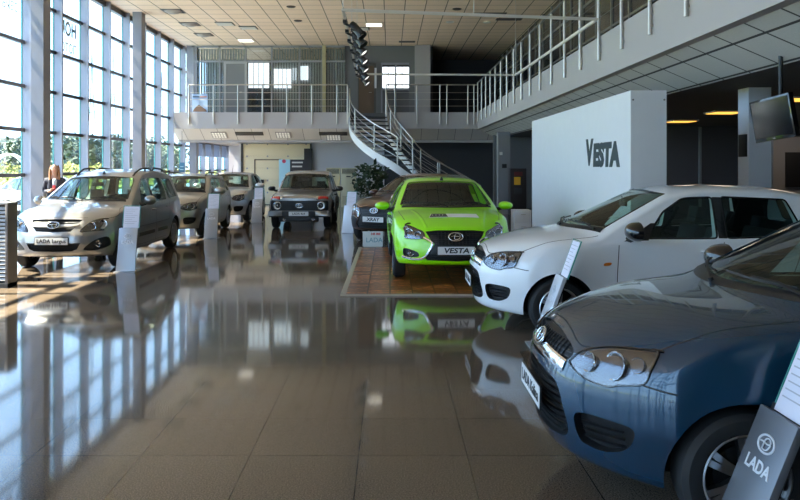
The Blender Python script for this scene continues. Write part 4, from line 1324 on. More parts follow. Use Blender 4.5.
# window wall on the left: mullions, glass bays, transoms
YK = [18.1 + 1.7 * k for k in range(-16, 14)]
TZ = (.38, 1.48, 2.58, 3.65, 4.72, 5.83)
nwin = 0
for k, y in enumerate(YK):
    top = HC if y < 31.9 else 2.85
    o = S(f'trim_{k + 1}', M_ALU, (XF - .02, XF + .19, y - .035, y + .035, 0, top))
    e = MB(); e.box(XF - .06, XF - .02, y - .045, y + .045, 0, top); e.build('glass_edge', M_GLEDGE, o)
    if k == len(YK) - 1: break
    y1 = YK[k + 1]
    nwin += 1
    b = MB(); b.box(XF - .045, XF - .037, y + .03, y1 - .03, .02, top)
    w = struct(b.build(f'window_{nwin}', M_PANE))
    t = MB()
    for z in TZ:
        if z < top: t.box(XF - .06, XF + .04, y + .03, y1 - .03, z - .042, z + .042)
    t.box(XF - .06, XF + .10, y + .03, y1 - .03, 0, .07)
    t.box(XF - .06, XF + .06, y + .03, y1 - .03, top - .16, top)
    t.build('transom', M_ALUD, w)
    if y < 31 < y1 + 2 and y > 31.5: pass
    if top < 3:
        bl = MB()
        for q in range(5): bl.box(XF + .05, XF + .09, y + .1 + .3 * q, y + .36 + .3 * q, 2.15, 2.75)
        bl.build('blind', pbr('blind_blue', (.33, .42, .62), .8), w)
    # lettering and line drawings on the outside of the glass
    yc = (y + y1) / 2
    def let(s_, size, z, dy=0.0, **kk):
        text_obj('window_lettering', s_, size, M_VINYL, frame((XF - .055, yc + dy, z), (0, -1, 0), (-1, 0, 0)), w, **kk)
    if abs(y - 19.8) < .1: let('НОВА', .50, 5.50, -.1, bold=.022); let('ПОТО', .36, 4.98, .1, bold=.006)
    if abs(y - 16.4) < .1: let('ЛА', .8, 6.35, .25, bold=.025); let('СЕРВ', .3, 5.5, .3)
    if abs(y - 18.1) < .1: let('ДА', .62, 6.32, 0, bold=.02)
    if abs(y - 21.5) < .1 or abs(y - 23.2) < .1 or abs(y - 28.3) < .1:
        d = MB(); h0 = 3.0 if y < 22 else 3.3
        for q in (((-.25, 0), (-.10, .7), (-.05, 1.5), (0, 2.1)), ((.25, 0), (.10, .7), (.05, 1.5), (0, 2.1)), ((-.2, .3), (.2, .35)), ((-.12, .72), (.12, .72)), ((-.5, .0), (-.42, .5), (-.35, .55), (-.3, .0))):
            d.tube([(XF - .052, yc + a, h0 + c) for a, c in q], .012, 4)
        d.build('window_drawing', M_VINYL, w)
# unseen front behind the camera: few glazed bays, solid wall added to cut fill
XB = [XF + .1 + 2.2 * k for k in range(3)]
S('wall_front_light_block', M_GREYW, (XB[-1], 14.2, -8.2, -8.0, 0, HC))
for k, x in enumerate(XB[:-1]):
    S(f'trim_{len(YK) + k + 1}', M_ALU, (x - .05, x + .05, -8.15, -7.95, 0, HC))
    b = MB(); b.box(x + .05, XB[k + 1] - .05, -8.06, -8.05, .1, HC)
    nwin += 1
    w = struct(b.build(f'window_{nwin}', M_PANE))
    t = MB()
    for z in (.05, 1.4, 2.8, 4.2, 5.6): t.box(x + .05, XB[k + 1] - .05, -8.1, -8.0, z - .05, z + .05)
    t.build('transom', M_ALUD, w)
# columns along the window wall
for k, y in enumerate((3.9, 10.9, 17.9, 24.9, 31.9)):
    top = HC if y < 31 else 2.85
    S(f'column_{k + 1}', M_COLM, (-8.60, -8.3, y - .18, y + .2, 0, top))
S('column_6', M_COLM, (-8.70, -8.25, 31.62, 31.9, 3.88, HC))
S('column_7', pbr('column_white', (.88, .88, .90), .6), (5.38, 5.72, 11.1, 11.44, 0, 2.9))
S('column_8', pbr('column_dim', (.24, .24, .245), .7), (3.80, 4.22, 26.0, 26.4, 0, 2.9))
S('column_9', M_FASC, (1.06, 1.72, 31.5, 31.9, 3.88, HC))
# glazed offices over the back
def office_bay(n, x0, x1, y, z0, z1, blind=True, lit=None, face=None):
    b = MB()
    b.box(x0, x0 + .07, y - .05, y + .05, z0, z1); b.box(x1 - .0, x1 + .0001, y - .05, y + .05, z0, z1)
    b.box(x0, x1, y - .05, y + .05, z1 - .08, z1); b.box(x0, x1, y - .045, y + .045, 6.13, 6.21); b.box(x0, x1, y - .05, y + .05, z0, z0 + .1)
    w = struct(b.build(f'window_{n}', pbr('office_frame', (.30, .31, .33), .5, .3)))
    g = MB(); g.box(x0 + .06, x1, y - .004, y + .004, z0 + .1, z1 - .08); g.build('pane', thin_glass('office_glass', (.80, .84, .84), .8, 1.5), w)
    if blind:
        s_ = MB(); x = x0 + .09
        while x < x1 - .06:
            s_.box(x, x + .085, y + .10, y + .106, z0 + .15, 6.72, Matrix.Translation((0, rnd.uniform(0, .03), 0))); x += .115
        s_.build('vertical_blind', pbr('blind_grey', (.42, .43, .43), .8), w)
    return w
XO = [(192.5, 219), (219, 245), (245, 271), (271, 299), (299, 322), (322, 345)]
px2x = lambda px, y: (px - 390) * y / FPX
py2z = lambda py, y: H_CAM + (166 - py) * y / FPX
LIT = pbr('lit_window', (.8, .84, .9), .6, emit=(.85, .92, 1.0), es=.95)
def lit_pane(px0, px1, py0, py1, y, parent):
    b = MB(); b.box(px2x(px0, y), px2x(px1, y), y, y + .02, py2z(py1, y), py2z(py0, y)); o = b.build('daylit_pane', LIT, parent)
    f = MB()
    for t in (.25, .5, .75):
        x = px2x(px0 + (px1 - px0) * t, y); f.box(x - .015, x + .015, y - .01, y, py2z(py1, y), py2z(py0, y))
    f.build('glazing_bar', pbr('bar_grey', (.4, .42, .46), .6), o)
    return o
YU = 31.65
for i, (a, b_) in enumerate(XO):
    nwin += 1
    w = office_bay(nwin, px2x(a, YU), px2x(b_, YU), YU, 3.88, HC, blind=i not in (2,))
    if i == 2:
        lit_pane(248.5, 269, 63, 88, YU + .35, w)
        d = MB(); d.box(px2x(247, YU), px2x(270, YU), YU + .5, YU + .55, 3.9, 5.0); d.build('dark_opening', M_DARKW, w)
    if i == 3: lit_pane(274, 291, 69, 88, YU + .02, w); lit_pane(293, 296, 68, 80, YU + .02, w)
    if i == 4: lit_pane(300, 308, 66, 80, YU + .02, w)
S('trim_upper_post', pbr('post_yellow', (.42, .38, .22), .5), (px2x(322.5, YU), px2x(326, YU), YU - .08, YU - .05, 3.88, HC))
def door(n, px0, px1, py0, y, mat, fmat):
    b = MB(); x0, x1, z1 = px2x(px0, y), px2x(px1, y), py2z(py0, y)
    b.box(x0 - .1, x0, y - .09, y - .02, 3.88, z1 + .1); b.box(x1, x1 + .1, y - .09, y - .02, 3.88, z1 + .1); b.box(x0, x1, y - .09, y - .02, z1, z1 + .1)
    o = struct(b.build(f'door_{n}', fmat))
    d = MB(); d.box(x0, x1, y - .07, y - .03, 3.9, z1); lf = d.build('door_leaf', mat, o)
    h = MB(); h.cyl((x1 - .1, y - .12, 4.85), (x1 - .22, y - .12, 4.85), .012, 8); h.build('door_handle', M_STEEL, lf)
door(1, 226.5, 245, 64, YU, pbr('door_grey', (.20, .205, .21), .6), pbr('door_frame_pale', (.38, .38, .38), .6))
S('wall_upper_right', pbr('upper_wall_grey', (.16, .165, .175), .7), (px2x(345, 31.8), px2x(358, 31.8), 31.7, 31.9, 3.88, HC), (px2x(358, 31.8), 1.1, 31.7, 31.9, 6.13, HC), (px2x(376, 31.8), px2x(381, 31.8), 31.7, 31.9, 3.88, 6.15), (px2x(409, 31.8), 1.1, 31.7, 31.9, 3.88, 6.15))
door(2, 359, 374, 66, 31.8, pbr('door_brown', (.12, .075, .045), .5), pbr('door_frame_dark', (.09, .085, .08), .6))
nwin += 1
b = MB(); b.box(px2x(381, 31.8), px2x(410, 31.8), 31.74, 31.80, 3.88, 3.98); b.box(px2x(381, 31.8), px2x(410, 31.8), 31.74, 31.80, 4.95, 5.03); b.box(px2x(381, 31.8), px2x(410, 31.8), 31.74, 31.8, 6.05, 6.15)
for q in (381, 395, 409): b.box(px2x(q, 31.8), px2x(q + 1.5, 31.8), 31.74, 31.8, 3.88, 6.15)
w = struct(b.build(f'window_{nwin}', M_ALU))
lit_pane(381.5, 409, 67, 88, 31.9, w)
d = MB(); d.box(px2x(381, 31.8), px2x(409, 31.8), 31.84, 31.88, 3.9, 5.0); d.build('spandrel', pbr('spandrel_grey', (.12, .12, .13), .4), w)
S('trim_jamb_pale', pbr('jamb_white', (.7, .7, .72), .6), (px2x(374.6, 31.6), px2x(376.6, 31.6), 31.55, 31.68, py2z(88, 31.6), py2z(68, 31.6)))
# glazed offices along the right-hand balcony
yb = 5.6; kk = 0
M_RF = pbr('balcony_frame', (.22, .20, .18), .5, .3)
while yb < 35.5:
    y1 = min(yb + 1.3, 35.9)
    b = MB(); b.box(5.17, 5.25, yb, yb + .07, 3.9, HC); b.box(5.18, 5.24, yb, y1, 5.93, 6.0); b.box(5.18, 5.24, yb, y1, 3.9, 4.05); b.box(5.18, 5.24, yb, y1, 4.95, 5.0)
    nwin += 1
    w = struct(b.build(f'window_{nwin}', M_RF))
    g = MB(); g.box(5.205, 5.215, yb + .05, y1, 3.95, HC); g.build('pane', M_DGLASS if kk % 3 else pbr('dark_office_glass_b', (.07, .065, .055), .15, 0, .3), w)
    yb = y1; kk += 1
S('wall_upper_side', M_DARKW, (5.26, 5.4, -8, 35.9, 3.9, HC), (5.17, 5.26, -8, 5.6, 3.9, HC))

# ------------------------------------------------------------------ outdoors beyond the glass
M_LAWN = pbr('lawn', (.17, .20, .015), .95, noise=(.6, .35))
S('ground_lawn', M_LAWN, (-300, -24, -60, 420, -.35, -.15))
S('ground_pavement', pbr('paving', (.16, .155, .15), .9, noise=(1.5, .1)), (-12.8, XF - .2, -60, 420, -.35, -.12))
S('ground_front', pbr('paving_front', (.16, .155, .15), .9, noise=(1.5, .1)), (XF - .2, 60, -60, -8.4, -.35, -.12))
# ------------------------------------------------------------------ cars
PB = paint('car_paint_blue', (.005, .042, .088), .22, .25)
PW = paint('car_paint_white', (.82, .84, .86), 0, .3)
PS = paint('car_paint_silver', (.40, .395, .39), .88, .32)
PS2 = paint('car_paint_silver_warm', (.44, .42, .39), .85, .32)
PS3 = paint('car_paint_silver_white', (.52, .52, .52), .7, .32)
PNV = paint('car_paint_silver_grey', (.34, .335, .33), .8, .32)
PG = paint('car_paint_green', (.32, .86, .0), 0, .3)
PBR = paint('car_paint_brown', (.085, .034, .02), .45, .32)
def car(o, label, x, y, h, z=0.0):
    o['label'] = label; o['group'] = 'cars on show'
    o.name = 'car'
    place(o, x, y, h); o.location.z = z
    return o
c_blue = car(kalina(PB, 'LADA Kalina', aer=False, mir=GLOSSBLACK), 'dark metallic blue hatchback with black grille behind the tilted grey price stand', .80, 4.13, -90)
c_white = car(kalina(PW, 'LADA Kalina', aer=False, mir=GLOSSBLACK), 'white hatchback parked side-on before the white display wall', .87, 8.10, -90)
c_green = car(vesta(PG, 'VESTA'), 'bright lime green sedan standing on the wooden parquet platform', .93, 10.4, 1.5, .02)
c_larg = car(largus(PS, 'LADA Largus'), 'silver estate car with roof rails nearest the louvred cabinet', -5.35, 11.7, 0)
c_wag = car(kalina(PS2, 'LADA Kalina', rails=True, wagon=True, aer=False), 'silver beige small wagon with roof rails, second in the window row', -5.3, 17.2, 0)
c_hat = car(kalina(PS3, 'LADA Kalina', lamp=REDLENS), 'pale silver hatchback without rails at the far end of the window row', -5.15, 22.1, 0)
c_jeep = car(niva(PNV, 'LADA 4x4'), 'grey boxy off-roader with round headlamps before the roller door', -2.42, 19.7, 0)
c_brown = car(xray(PBR, 'XRAY'), 'dark brown crossover partly hidden behind the lime green sedan', -.36, 15.9, -30)

# ------------------------------------------------------------------ price stands
M_STAND = pbr('stand_metal', (.42, .43, .46), .38, .6, noise=(3, .05))
M_STANDP = pbr('stand_pale', (.62, .64, .68), .4, .3)
M_PAPER = pbr('info_paper', (.74, .74, .84), .6)
M_ENGR = pbr('engraved_white', (.72, .74, .78), .5)
def price_stand(label, x, y, rz, body_mat, lean=22, logo=True, w=.30, hb=.70, hp=.37):
    """A leaning sheet-metal body on a foot with a glass pane holding the data sheet; faces -Y before rotation."""
    t = thing('price_stand', label, 'price stand', (x, y, 0), math.radians(rz), 'price stands beside the cars')
    a = math.radians(lean)
    T = Matrix.Translation((0, 0, .012)) @ Matrix.Rotation(-a, 4, 'X')
    b = MB(); b.box(-w / 2 - .02, w / 2 + .02, -.06, .30, 0, .012); b.build('foot', M_STAND, t, bevel=.004)
    b = MB()
    prof = [(-w / 2 - .008, 0), (w / 2 + .008, 0), (w / 2, hb * .5), (w / 2, hb), (-w / 2, hb), (-w / 2, hb * .5)]
    b.prism(prof, .035, T @ Matrix(((1, 0, 0, 0), (0, 0, 1, 0), (0, 1, 0, 0), (0, 0, 0, 1))))
    bo = b.build('body', body_mat, t, bevel=.006)
    pk = MB(); pk.box(-w / 2 + .02, w / 2 - .02, .035, .05, hb * .55, hb + .03, T); pk.build('clamp', BLACK, bo)
    g = MB(); g.box(-w / 2 + .035, w / 2 + .015, .036, .046, hb - .04, hb + hp, T); pn = g.build('glass_pane', thin_glass('stand_glass', (.82, .92, .90), 1.0, 1.5), t)
    e = MB()
    for q in ((-w / 2 + .033, -w / 2 + .037), (w / 2 + .013, w / 2 + .017)): e.box(q[0], q[1], .0355, .0465, hb, hb + hp, T)
    e.box(-w / 2 + .035, w / 2 + .015, .0355, .0465, hb + hp - .003, hb + hp + .002, T)
    e.build('glass_edge', pbr('stand_glass_edge', (.10, .42, .36), .25), pn)
    pp = MB(); pp.box(-w / 2 + .05, w / 2 + .0, .0335, .0355, hb + .005, hb + hp - .015, T); sh = pp.build('data_sheet', M_PAPER, t)
    ln = MB()
    for k in range(8):
        z = hb + hp - .06 - k * .034
        ln.box(-w / 2 + .07, w / 2 - .03 - (k % 3) * .04, .0326, .0335, z, z + .006, T)
    ln.build('printed_lines', pbr('print_grey', (.45, .45, .52), .7), sh)
    if logo:
        M = T @ frame((0, -.001, hb * .81), (1, 0, 0), (0, -1, 0))
        emb = emblem(bo, M, .12, back=body_mat, ring=.06)
        emb.data.materials[0] = M_ENGR
        text_obj('stand_lettering', 'LADA', .075, M_ENGR, T @ frame((0, -.002, hb * .665), (1, 0, 0), (0, -1, 0)), bo, bold=.002, depth=.001)
    return t
M_STANDK = pbr('stand_dark', (.20, .21, .235), .42, .5, noise=(3, .05))
price_stand('dark grey price stand with white logo tilted beside the blue hatchback', 1.36, 3.09, -90, M_STANDK)
price_stand('narrow white-edged price stand leaning by the white hatchback', 1.36, 6.98, -90, M_STANDP, 20)
price_stand('grey metal price stand in front of the silver estate car', -4.24, 11.85, 0, M_STAND, 12)
price_stand('grey price stand beside the silver beige wagon', -4.20, 17.3, 0, M_STAND, 12)
price_stand('grey price stand beside the pale silver hatchback at the row end', -4.02, 22.3, 0, M_STAND, 12)
price_stand('pale price stand between the off-roader and the brown crossover', -1.08, 18.7, -20, M_STANDP, 12, logo=False)

# ------------------------------------------------------------------ platform, floor sign, display wall
M_PARQ = tile_mat('parquet', (.30, .105, .026), (.025, .010, .004), .30, .15, .020, .28, var=.65, speck=(16, .6))
b = MB(); b.box(-.58, 2.7, 9.72, 15.3, 0, .018)
mt = tag(b.build('wood_platform', M_PARQ), 'low brown parquet display platform under the lime green sedan', 'platform')
e = MB(); e.box(-.65, -.58, 9.68, 15.35, 0, .02); e.box(-.58, 2.7, 9.66, 9.72, 0, .02); e.build('edge_strip', pbr('edge_beige', (.40, .34, .27), .5), mt)
t = thing('floor_sign', 'small white sign with red and pale blue print before the brown crossover', 'sign', (-.36, 15.45, 0))
b = MB(); b.box(-.21, .21, 0, .012, .018, .335); f = b.build('sign_board', pbr('sign_white', (.72, .78, .84), .5), t)
text_obj('sign_lettering', 'LADA', .135, pbr('print_pale_blue', (.22, .42, .55), .6), frame((.03, -.001, .15), (1, 0, 0), (0, -1, 0)), f, bold=.002)
text_obj('sign_price', '345 000', .06, pbr('print_red', (.55, .05, .09), .6), frame((.06, -.001, .28), (1, 0, 0), (0, -1, 0)), f, bold=.003)
b = MB(); b.box(-.19, .19, 0, .10, 0, .018); b.build('sign_foot', M_STEEL, t)

t = thing('display_wall', 'tall white freestanding wall with dark lettering behind the white hatchback', 'display wall', (3.32, 12.8, 0))
M_PANEL = pbr('display_panel_white', (.70, .71, .73), .6, noise=(6, .03), bump=(250, .04))
b = MB(); b.box(-.23, .23, -3.3, 3.3, 0, 2.67); f = b.build('panel', M_PANEL, t)
M = frame((-.232, -1.98, 1.86), (0, -1, 0), (-1, 0, 0))
M_LETT = pbr('letter_dark_green', (.015, .035, .04), .4)
text_obj('panel_lettering', 'V', .53, M_LETT, M @ Matrix.Translation((-.66, .03, 0)), f, bold=.026, sx=1.05, shear=.08, depth=.004)
text_obj('panel_lettering', 'ESTA', .44, M_LETT, M @ Matrix.Translation((.20, -.015, 0)), f, bold=.028, sx=1.28, shear=.08, depth=.004)
sc = MB()
for z in (.5, 1.4, 2.55):
    for x in (-.2, .2): sc.cyl((x, -3.31, z), (x, -3.298, z), .012, 8)
sc.build('screw', pbr('screw_grey', (.2, .2, .2), .4, .8), f)

# ------------------------------------------------------------------ railings
M_POST = pbr('rail_post', (.56, .52, .47), .35, .8)
M_RAILT = pbr('rail_dark', (.18, .17, .16), .35, .9)
t = thing('balcony_railing', 'long steel railing on the face of the right balcony', 'railing', (3.56, 19, 3.5))
def rel(o, p): return tuple(Vector(p) - o.location)
posts = []
y = 6.42
while y < 30.2:
    b = MB(); b.cyl(rel(t, (3.56, y, 3.50)), rel(t, (3.56, y, 5.06)), .028, 10); b.cyl(rel(t, (3.56, y, 3.62)), rel(t, (3.62, y, 3.62)), .02, 6); b.cyl(rel(t, (3.56, y, 3.8)), rel(t, (3.62, y, 3.8)), .02, 6)
    b.build('post', M_POST, t, smooth=True); y += 1.24
b = MB(); b.cyl(rel(t, (3.56, 5.5, 5.08)), rel(t, (3.56, 30.2, 5.08)), .026, 10); b.build('handrail', M_RAILT, t, smooth=True)
b = MB()
for z in (4.22, 4.5, 4.78): b.cyl(rel(t, (3.56, 5.5, z)), rel(t, (3.56, 30.2, z)), .005, 6)
b.build('rail_wire', M_RAILT, t, smooth=True)
def back_rail(label, xs, x0, x1, ret=None):
    t = thing('mezzanine_railing', label, 'railing', ((x0 + x1) / 2, 30.25, 3.5))
    for x in xs:
        b = MB(); b.cyl(rel(t, (x, 30.25, 3.42)), rel(t, (x, 30.25, 5.0)), .03, 10); b.cyl(rel(t, (x, 30.25, 3.6)), rel(t, (x, 30.3, 3.6)), .02, 6); b.cyl(rel(t, (x, 30.25, 3.8)), rel(t, (x, 30.3, 3.8)), .02, 6)
        b.build('post', M_POST, t, smooth=True)
    b = MB(); b.cyl(rel(t, (x0, 30.25, 5.02)), rel(t, (x1, 30.25, 5.02)), .028, 10)
    if ret: b.cyl(rel(t, (x0, 30.25, 5.02)), rel(t, (x0 + ret[0], 30.25 + ret[1], 5.02)), .028, 10)
    b.build('handrail', M_POST, t, smooth=True)
    b = MB()
    for z in (4.15, 4.42, 4.70):
        b.cyl(rel(t, (x0, 30.25, z)), rel(t, (x1, 30.25, z)), .010, 6)
        if ret: b.cyl(rel(t, (x0, 30.25, z)), rel(t, (x0 + ret[0], 30.25 + ret[1], z)), .010, 6)
    b.build('rail_wire', M_STEEL, t, smooth=True)
    return t
pxs = (189, 213.5, 238, 262.5, 287, 312, 337, 347.5)
back_rail('steel railing along the rear mezzanine left of the stairs', [px2x(p, 30.25) for p in pxs], px2x(189, 30.25), px2x(347.5, 30.25), (-.35, 1.2))
back_rail('short steel railing on the mezzanine right of the stairs', [px2x(p, 30.25) for p in (386, 395, 417, 440, 447, 468, 474)], px2x(386, 30.25), 3.56)

# ------------------------------------------------------------------ staircase
t = thing('staircase', 'curving open staircase with white stringer rising behind the brown crossover', 'staircase', (.8, 28.6, 0))
outer = [(-1.66, 30.3, 3.88), (-1.50, 29.2, 3.15), (-.85, 27.9, 2.48), (.15, 27.1, 1.85), (1.0, 27.0, 1.28), (2.74, 27.0, .34), (3.3, 27.0, 0)]
inner = [(-.16, 30.3, 3.88), (-.05, 29.9, 3.15), (.30, 29.2, 2.48), (.80, 28.55, 1.85), (1.3, 28.4, 1.28), (2.76, 28.4, .34), (3.3, 28.4, 0)]
oc = catmull(outer, False, 14); ic = catmull(inner, False, 14)
def at_z(c, z):
    for i in range(len(c) - 1):
        if c[i].z >= z >= c[i + 1].z:
            f = (c[i].z - z) / max(1e-6, c[i].z - c[i + 1].z); return c[i].lerp(c[i + 1], f)
    return c[-1]
NT = 22
M_TREAD = pbr('tread_dark', (.05, .05, .055), .5)
for k in range(1, NT):
    z = 3.88 * (1 - k / NT); z2 = 3.88 * (1 - (k + 1) / NT) - .02
    a, b_ = at_z(oc, z + .06), at_z(oc, z2 - .02 if z2 > 0 else 0)
    c, d = at_z(ic, z + .06), at_z(ic, z2 - .02 if z2 > 0 else 0)
    q = MB()
    vs = [Vector((p.x, p.y, zz)) - t.location for zz in (z - .045, z) for p in (a, b_, d, c)]
    q.add(vs, [(3, 2, 1, 0), (4, 5, 6, 7), (0, 1, 5, 4), (1, 2, 6, 5), (2, 3, 7, 6), (3, 0, 4, 7)])
    q.build('tread', M_TREAD, t)
M_STRG = pbr('stringer_white', (.72, .73, .75), .4)
for c, nm in ((oc, 'stringer'), (ic, 'stringer')):
    q = MB(); vs, fs = [], []
    for i, p in enumerate(c):
        pp = p - t.location
        dirv = (c[min(i + 1, len(c) - 1)] - c[max(i - 1, 0)]); nrm = Vector((dirv.y, -dirv.x, 0)).normalized() * .03
        zb_, zt_ = -.34, -.03
        lo = max(0, p.z + zb_); hi = max(.02, p.z + zt_)
        for s_ in (-1, 1):
            vs += [pp + nrm * s_ + Vector((0, 0, lo - p.z)), pp + nrm * s_ + Vector((0, 0, hi - p.z))]
    for i in range(len(c) - 1):
        o = i * 4
        fs += [(o, o + 4, o + 5, o + 1), (o + 2, o + 3, o + 7, o + 6), (o + 1, o + 5, o + 7, o + 3), (o, o + 2, o + 6, o + 4)]
    q.add(vs, fs); q.build(nm, M_STRG, t, smooth=True, angle=40)
for c, off in ((oc, 0), (ic, 0)):
    hr = MB()
    hr.tube([p - t.location + Vector((0, 0, .98)) for p in c], .022, 8); hr.build('handrail', M_STEEL, t, smooth=True)
    wr = MB()
    for dz in (.25, .48, .72): wr.tube([p - t.location + Vector((0, 0, dz)) for p in c], .009, 6)
    wr.build('rail_wire', M_STEEL, t, smooth=True)
    for k in (3, 18, 32, 44, 54, 62, 70, 78, 84):
        if k < len(c):
            p = c[k] - t.location
            b = MB(); b.cyl(p + Vector((0, 0, -.22)), p + Vector((0, 0, .98)), .026, 8); b.build('post', M_POST, t, smooth=True)

# ------------------------------------------------------------------ hanging track with spotlights
zt_ = 4.06
A, B_, C_, D_ = (px2x(343, 11.2), 11.2), (px2x(597, 11.9), 11.9), (px2x(515.5, 19.2), 19.2), (px2x(357, 19.0), 19.0)
t = thing('lighting_track', 'rectangular pale lighting track hanging over the hall', 'lighting track', (1.2, 15, zt_))
b = MB()
M_TRK = pbr('track_pale', (.74, .70, .64), .4, .2)
for p, q in ((A, B_), (B_, C_), (C_, D_), (D_, A)):
    d = Vector((q[0] - p[0], q[1] - p[1], 0)); ln = d.length
    M = Matrix.Translation((p[0] - 1.2, p[1] - 15, 0)) @ Matrix.Rotation(math.atan2(d.y, d.x), 4, 'Z')
    b.box(-.02, ln + .02, -.02, .02, -.022, .022, M)
b.build('rail', M_TRK, t)
for (x, y) in (A, B_, C_, D_, ((A[0] + B_[0]) / 2, 11.55), ((A[0] + D_[0]) / 2, 15.1)):
    w = MB(); w.cyl((x - 1.2, y - 15, .02), (x - 1.2, y - 15, HC - zt_), .005, 6); w.build('suspension_wire', M_STEEL, t)
SPOT_GLOW = pbr('spot_lens_lit', (.9, .9, .9), .3, emit=(1, .97, .92), es=.5)
spots = [(11.9, 'first of the black spotlights from the near track corner'), (12.75, 'second black spotlight from the near track corner'), (13.7, 'third black spotlight along the track'),
         (14.9, 'fourth black spotlight along the track'), (16.2, 'fifth black spotlight along the track'), (17.6, 'sixth black spotlight along the track'), (18.8, 'farthest black spotlight at the track end')]
for k, (y, lb) in enumerate(spots):
    f = (y - 11.2) / 7.8; x = A[0] + (D_[0] - A[0]) * f
    s_ = thing('spotlight', lb, 'spotlight', (x, y, zt_ - .02), 0, 'track spotlights')
    g = MB(); g.box(-.03, .03, -.09, .09, -.05, 0); g.cyl((0, 0, -.05), (.10, 0, -.10), .02, 8); g.build('track_adapter', BLACK, s_)
    dv = Vector((.62, -.28, -.74)).normalized()
    Mx = frame(Vector((.20, 0, -.16)), dv.orthogonal(), dv)
    h = MB(); h.lathe([(0, -.17), (.05, -.16), (.065, -.10), (.065, .07), (.085, .11), (.085, .14), (.077, .14), (.072, .10), (0, .09)], 20, Mx)
    ho = h.build('lamp_housing', BLACK, s_, smooth=True, angle=40)
    l_ = MB(); l_.lathe([(0, .115), (.074, .11)], 20, Mx); l_.build('lens', SPOT_GLOW if k > 1 else LAMPREFL, ho)
    yk = MB(); yk.tube([Vector((.10, 0, -.10)), Vector((.10, .09, -.16)), Vector((.18, .085, -.18))], .012, 6); yk.tube([Vector((.10, 0, -.10)), Vector((.10, -.09, -.16)), Vector((.18, -.085, -.18))], .012, 6); yk.build('yoke', BLACK, s_)

# ------------------------------------------------------------------ ceiling fixtures
M_VENT = pbr('vent_dark', (.05, .045, .04), .6)
M_FIXW = pbr('fixture_white', (.7, .68, .64), .5)
FIXLIT = pbr('fixture_lit', (.9, .88, .8), .5, emit=(1, .93, .8), es=1.1)
def cw(px, py, z=HC):
    D = FPX * (z - H_CAM) / (166 - py); return (px - 390) * D / FPX, D
for (px, py, lb) in ((173, 11, 'curved dark ceiling diffuser nearest the window wall front'), (190, 24, 'curved dark ceiling diffuser, middle one by the windows'), (204, 34.5, 'curved dark ceiling diffuser, rearmost by the windows')):
    x, y = cw(px, py)
    t = thing('ceiling_diffuser', lb, 'vent', (x, y, HC), 0, 'ceiling diffusers')
    b = MB(); b.box(-.33, .33, -.33, .33, -.015, 0); b.build('frame', M_VENT, t)
    b = MB(); b.lathe([(0, -.10), (.12, -.09), (.24, -.05), (.29, -.015)], 24); b.build('dish', pbr('dish_grey', (.30, .27, .24), .5), t, smooth=True)
for (px, py, lit, lb) in ((225, 23.5, 0, 'unlit square ceiling light beside the middle diffuser'), (248.5, 27.5, 0, 'unlit square ceiling light between two tile rows'), (246, 40.3, 1, 'lit square ceiling light near the glazed offices'), (374, 24.5, 1, 'lit square ceiling light beyond the spotlights'), (361, 28.5, 0, 'small pale ceiling light beside the spotlight track')):
    x, y = cw(px, py)
    t = thing('ceiling_light', lb, 'ceiling light', (x, y, HC), 0, 'square ceiling lights')
    b = MB(); b.box(-.31, .31, -.31, .31, -.02, 0); b.build('frame', M_VENT if not lit else M_FIXW, t)
    b = MB()
    for k in range(5): b.box(-.28, .28, -.27 + .11 * k, -.20 + .11 * k, -.035, -.02)
    b.build('louvre', FIXLIT if lit else M_FIXW, t)
for (px, py, lb) in ((291, 6.5, 'nearer of two small dark oval ceiling outlets'), (298, 20.5, 'farther of two small dark oval ceiling outlets'), (457, 8.8, 'dark oval ceiling outlet near the balcony'), (450, 21.8, 'pale oval downlight near the balcony'), (487, 22, 'pale round downlight beside the balcony railing')):
    x, y = cw(px, py)
    b = MB(); b.lathe([(0, -.03), (.12, -.03), (.15, -.012), (.15, 0)], 20, Matrix.Translation((x, y, HC)))
    tag(b.build('ceiling_outlet', M_VENT if 'dark' in lb else M_FIXW, smooth=True), lb, 'ceiling outlet', 'round ceiling outlets')
for (px, py, wd, lb) in ((407, 41.5, .68, 'long dark ceiling vent above the upper window'), (490, 13.5, 1.1, 'long dark ceiling vent close to the balcony'), (509, 19, .9, 'slatted dark ceiling vent above the balcony railing')):
    x, y = cw(px, py)
    t = thing('ceiling_vent', lb, 'vent', (x, y, HC), 0, 'long ceiling vents')
    b = MB(); b.box(-wd / 2, wd / 2, -.16, .16, -.02, 0); b.build('frame', M_VENT, t)
    b = MB()
    for k in range(5): b.box(-wd / 2 + .04, wd / 2 - .04, -.13 + .06 * k, -.11 + .06 * k, -.03, -.02)
    b.build('slat', pbr('vent_slat', (.10, .09, .085), .6), t)
# on the sloping rear soffit
def sof(px, y, z): return (px - 390) * y / FPX
TS = Matrix.Translation((0, 30.78, 3.0)) @ Matrix.Rotation(math.atan2(2.78 - 3.225, 31.22 - 30.33), 4, 'X')
for (a, b_, lit, lb) in ((212, 227, 1, 'louvred square light in the rear soffit above the wagon'), (276, 291, 1, 'louvred square light in the rear soffit above the off-roader'), (326, 341, 1, 'louvred square light in the rear soffit by the stairs')):
    x = sof((a + b_) / 2, 30.78, 3)
    t = thing('soffit_light', lb, 'ceiling light', (0, 0, 0), 0, 'soffit lights')
    M = TS @ Matrix.Translation((x, .2 if a > 300 else 0, 0))
    b = MB(); b.box(-.32, .32, -.25, .25, -.03, .0, M); b.build('tray', pbr('tray_grey', (.3, .28, .27), .5), t)
    b = MB()
    for i in range(5):
        for j in range(3): b.box(-.28 + .115 * i, -.20 + .115 * i, -.22 + .15 * j, -.10 + .15 * j, -.04, -.03, M)
    b.build('louvre', pbr('louvre_lit', (.70, .68, .64), .4, emit=(1, .96, .88), es=.12), t)
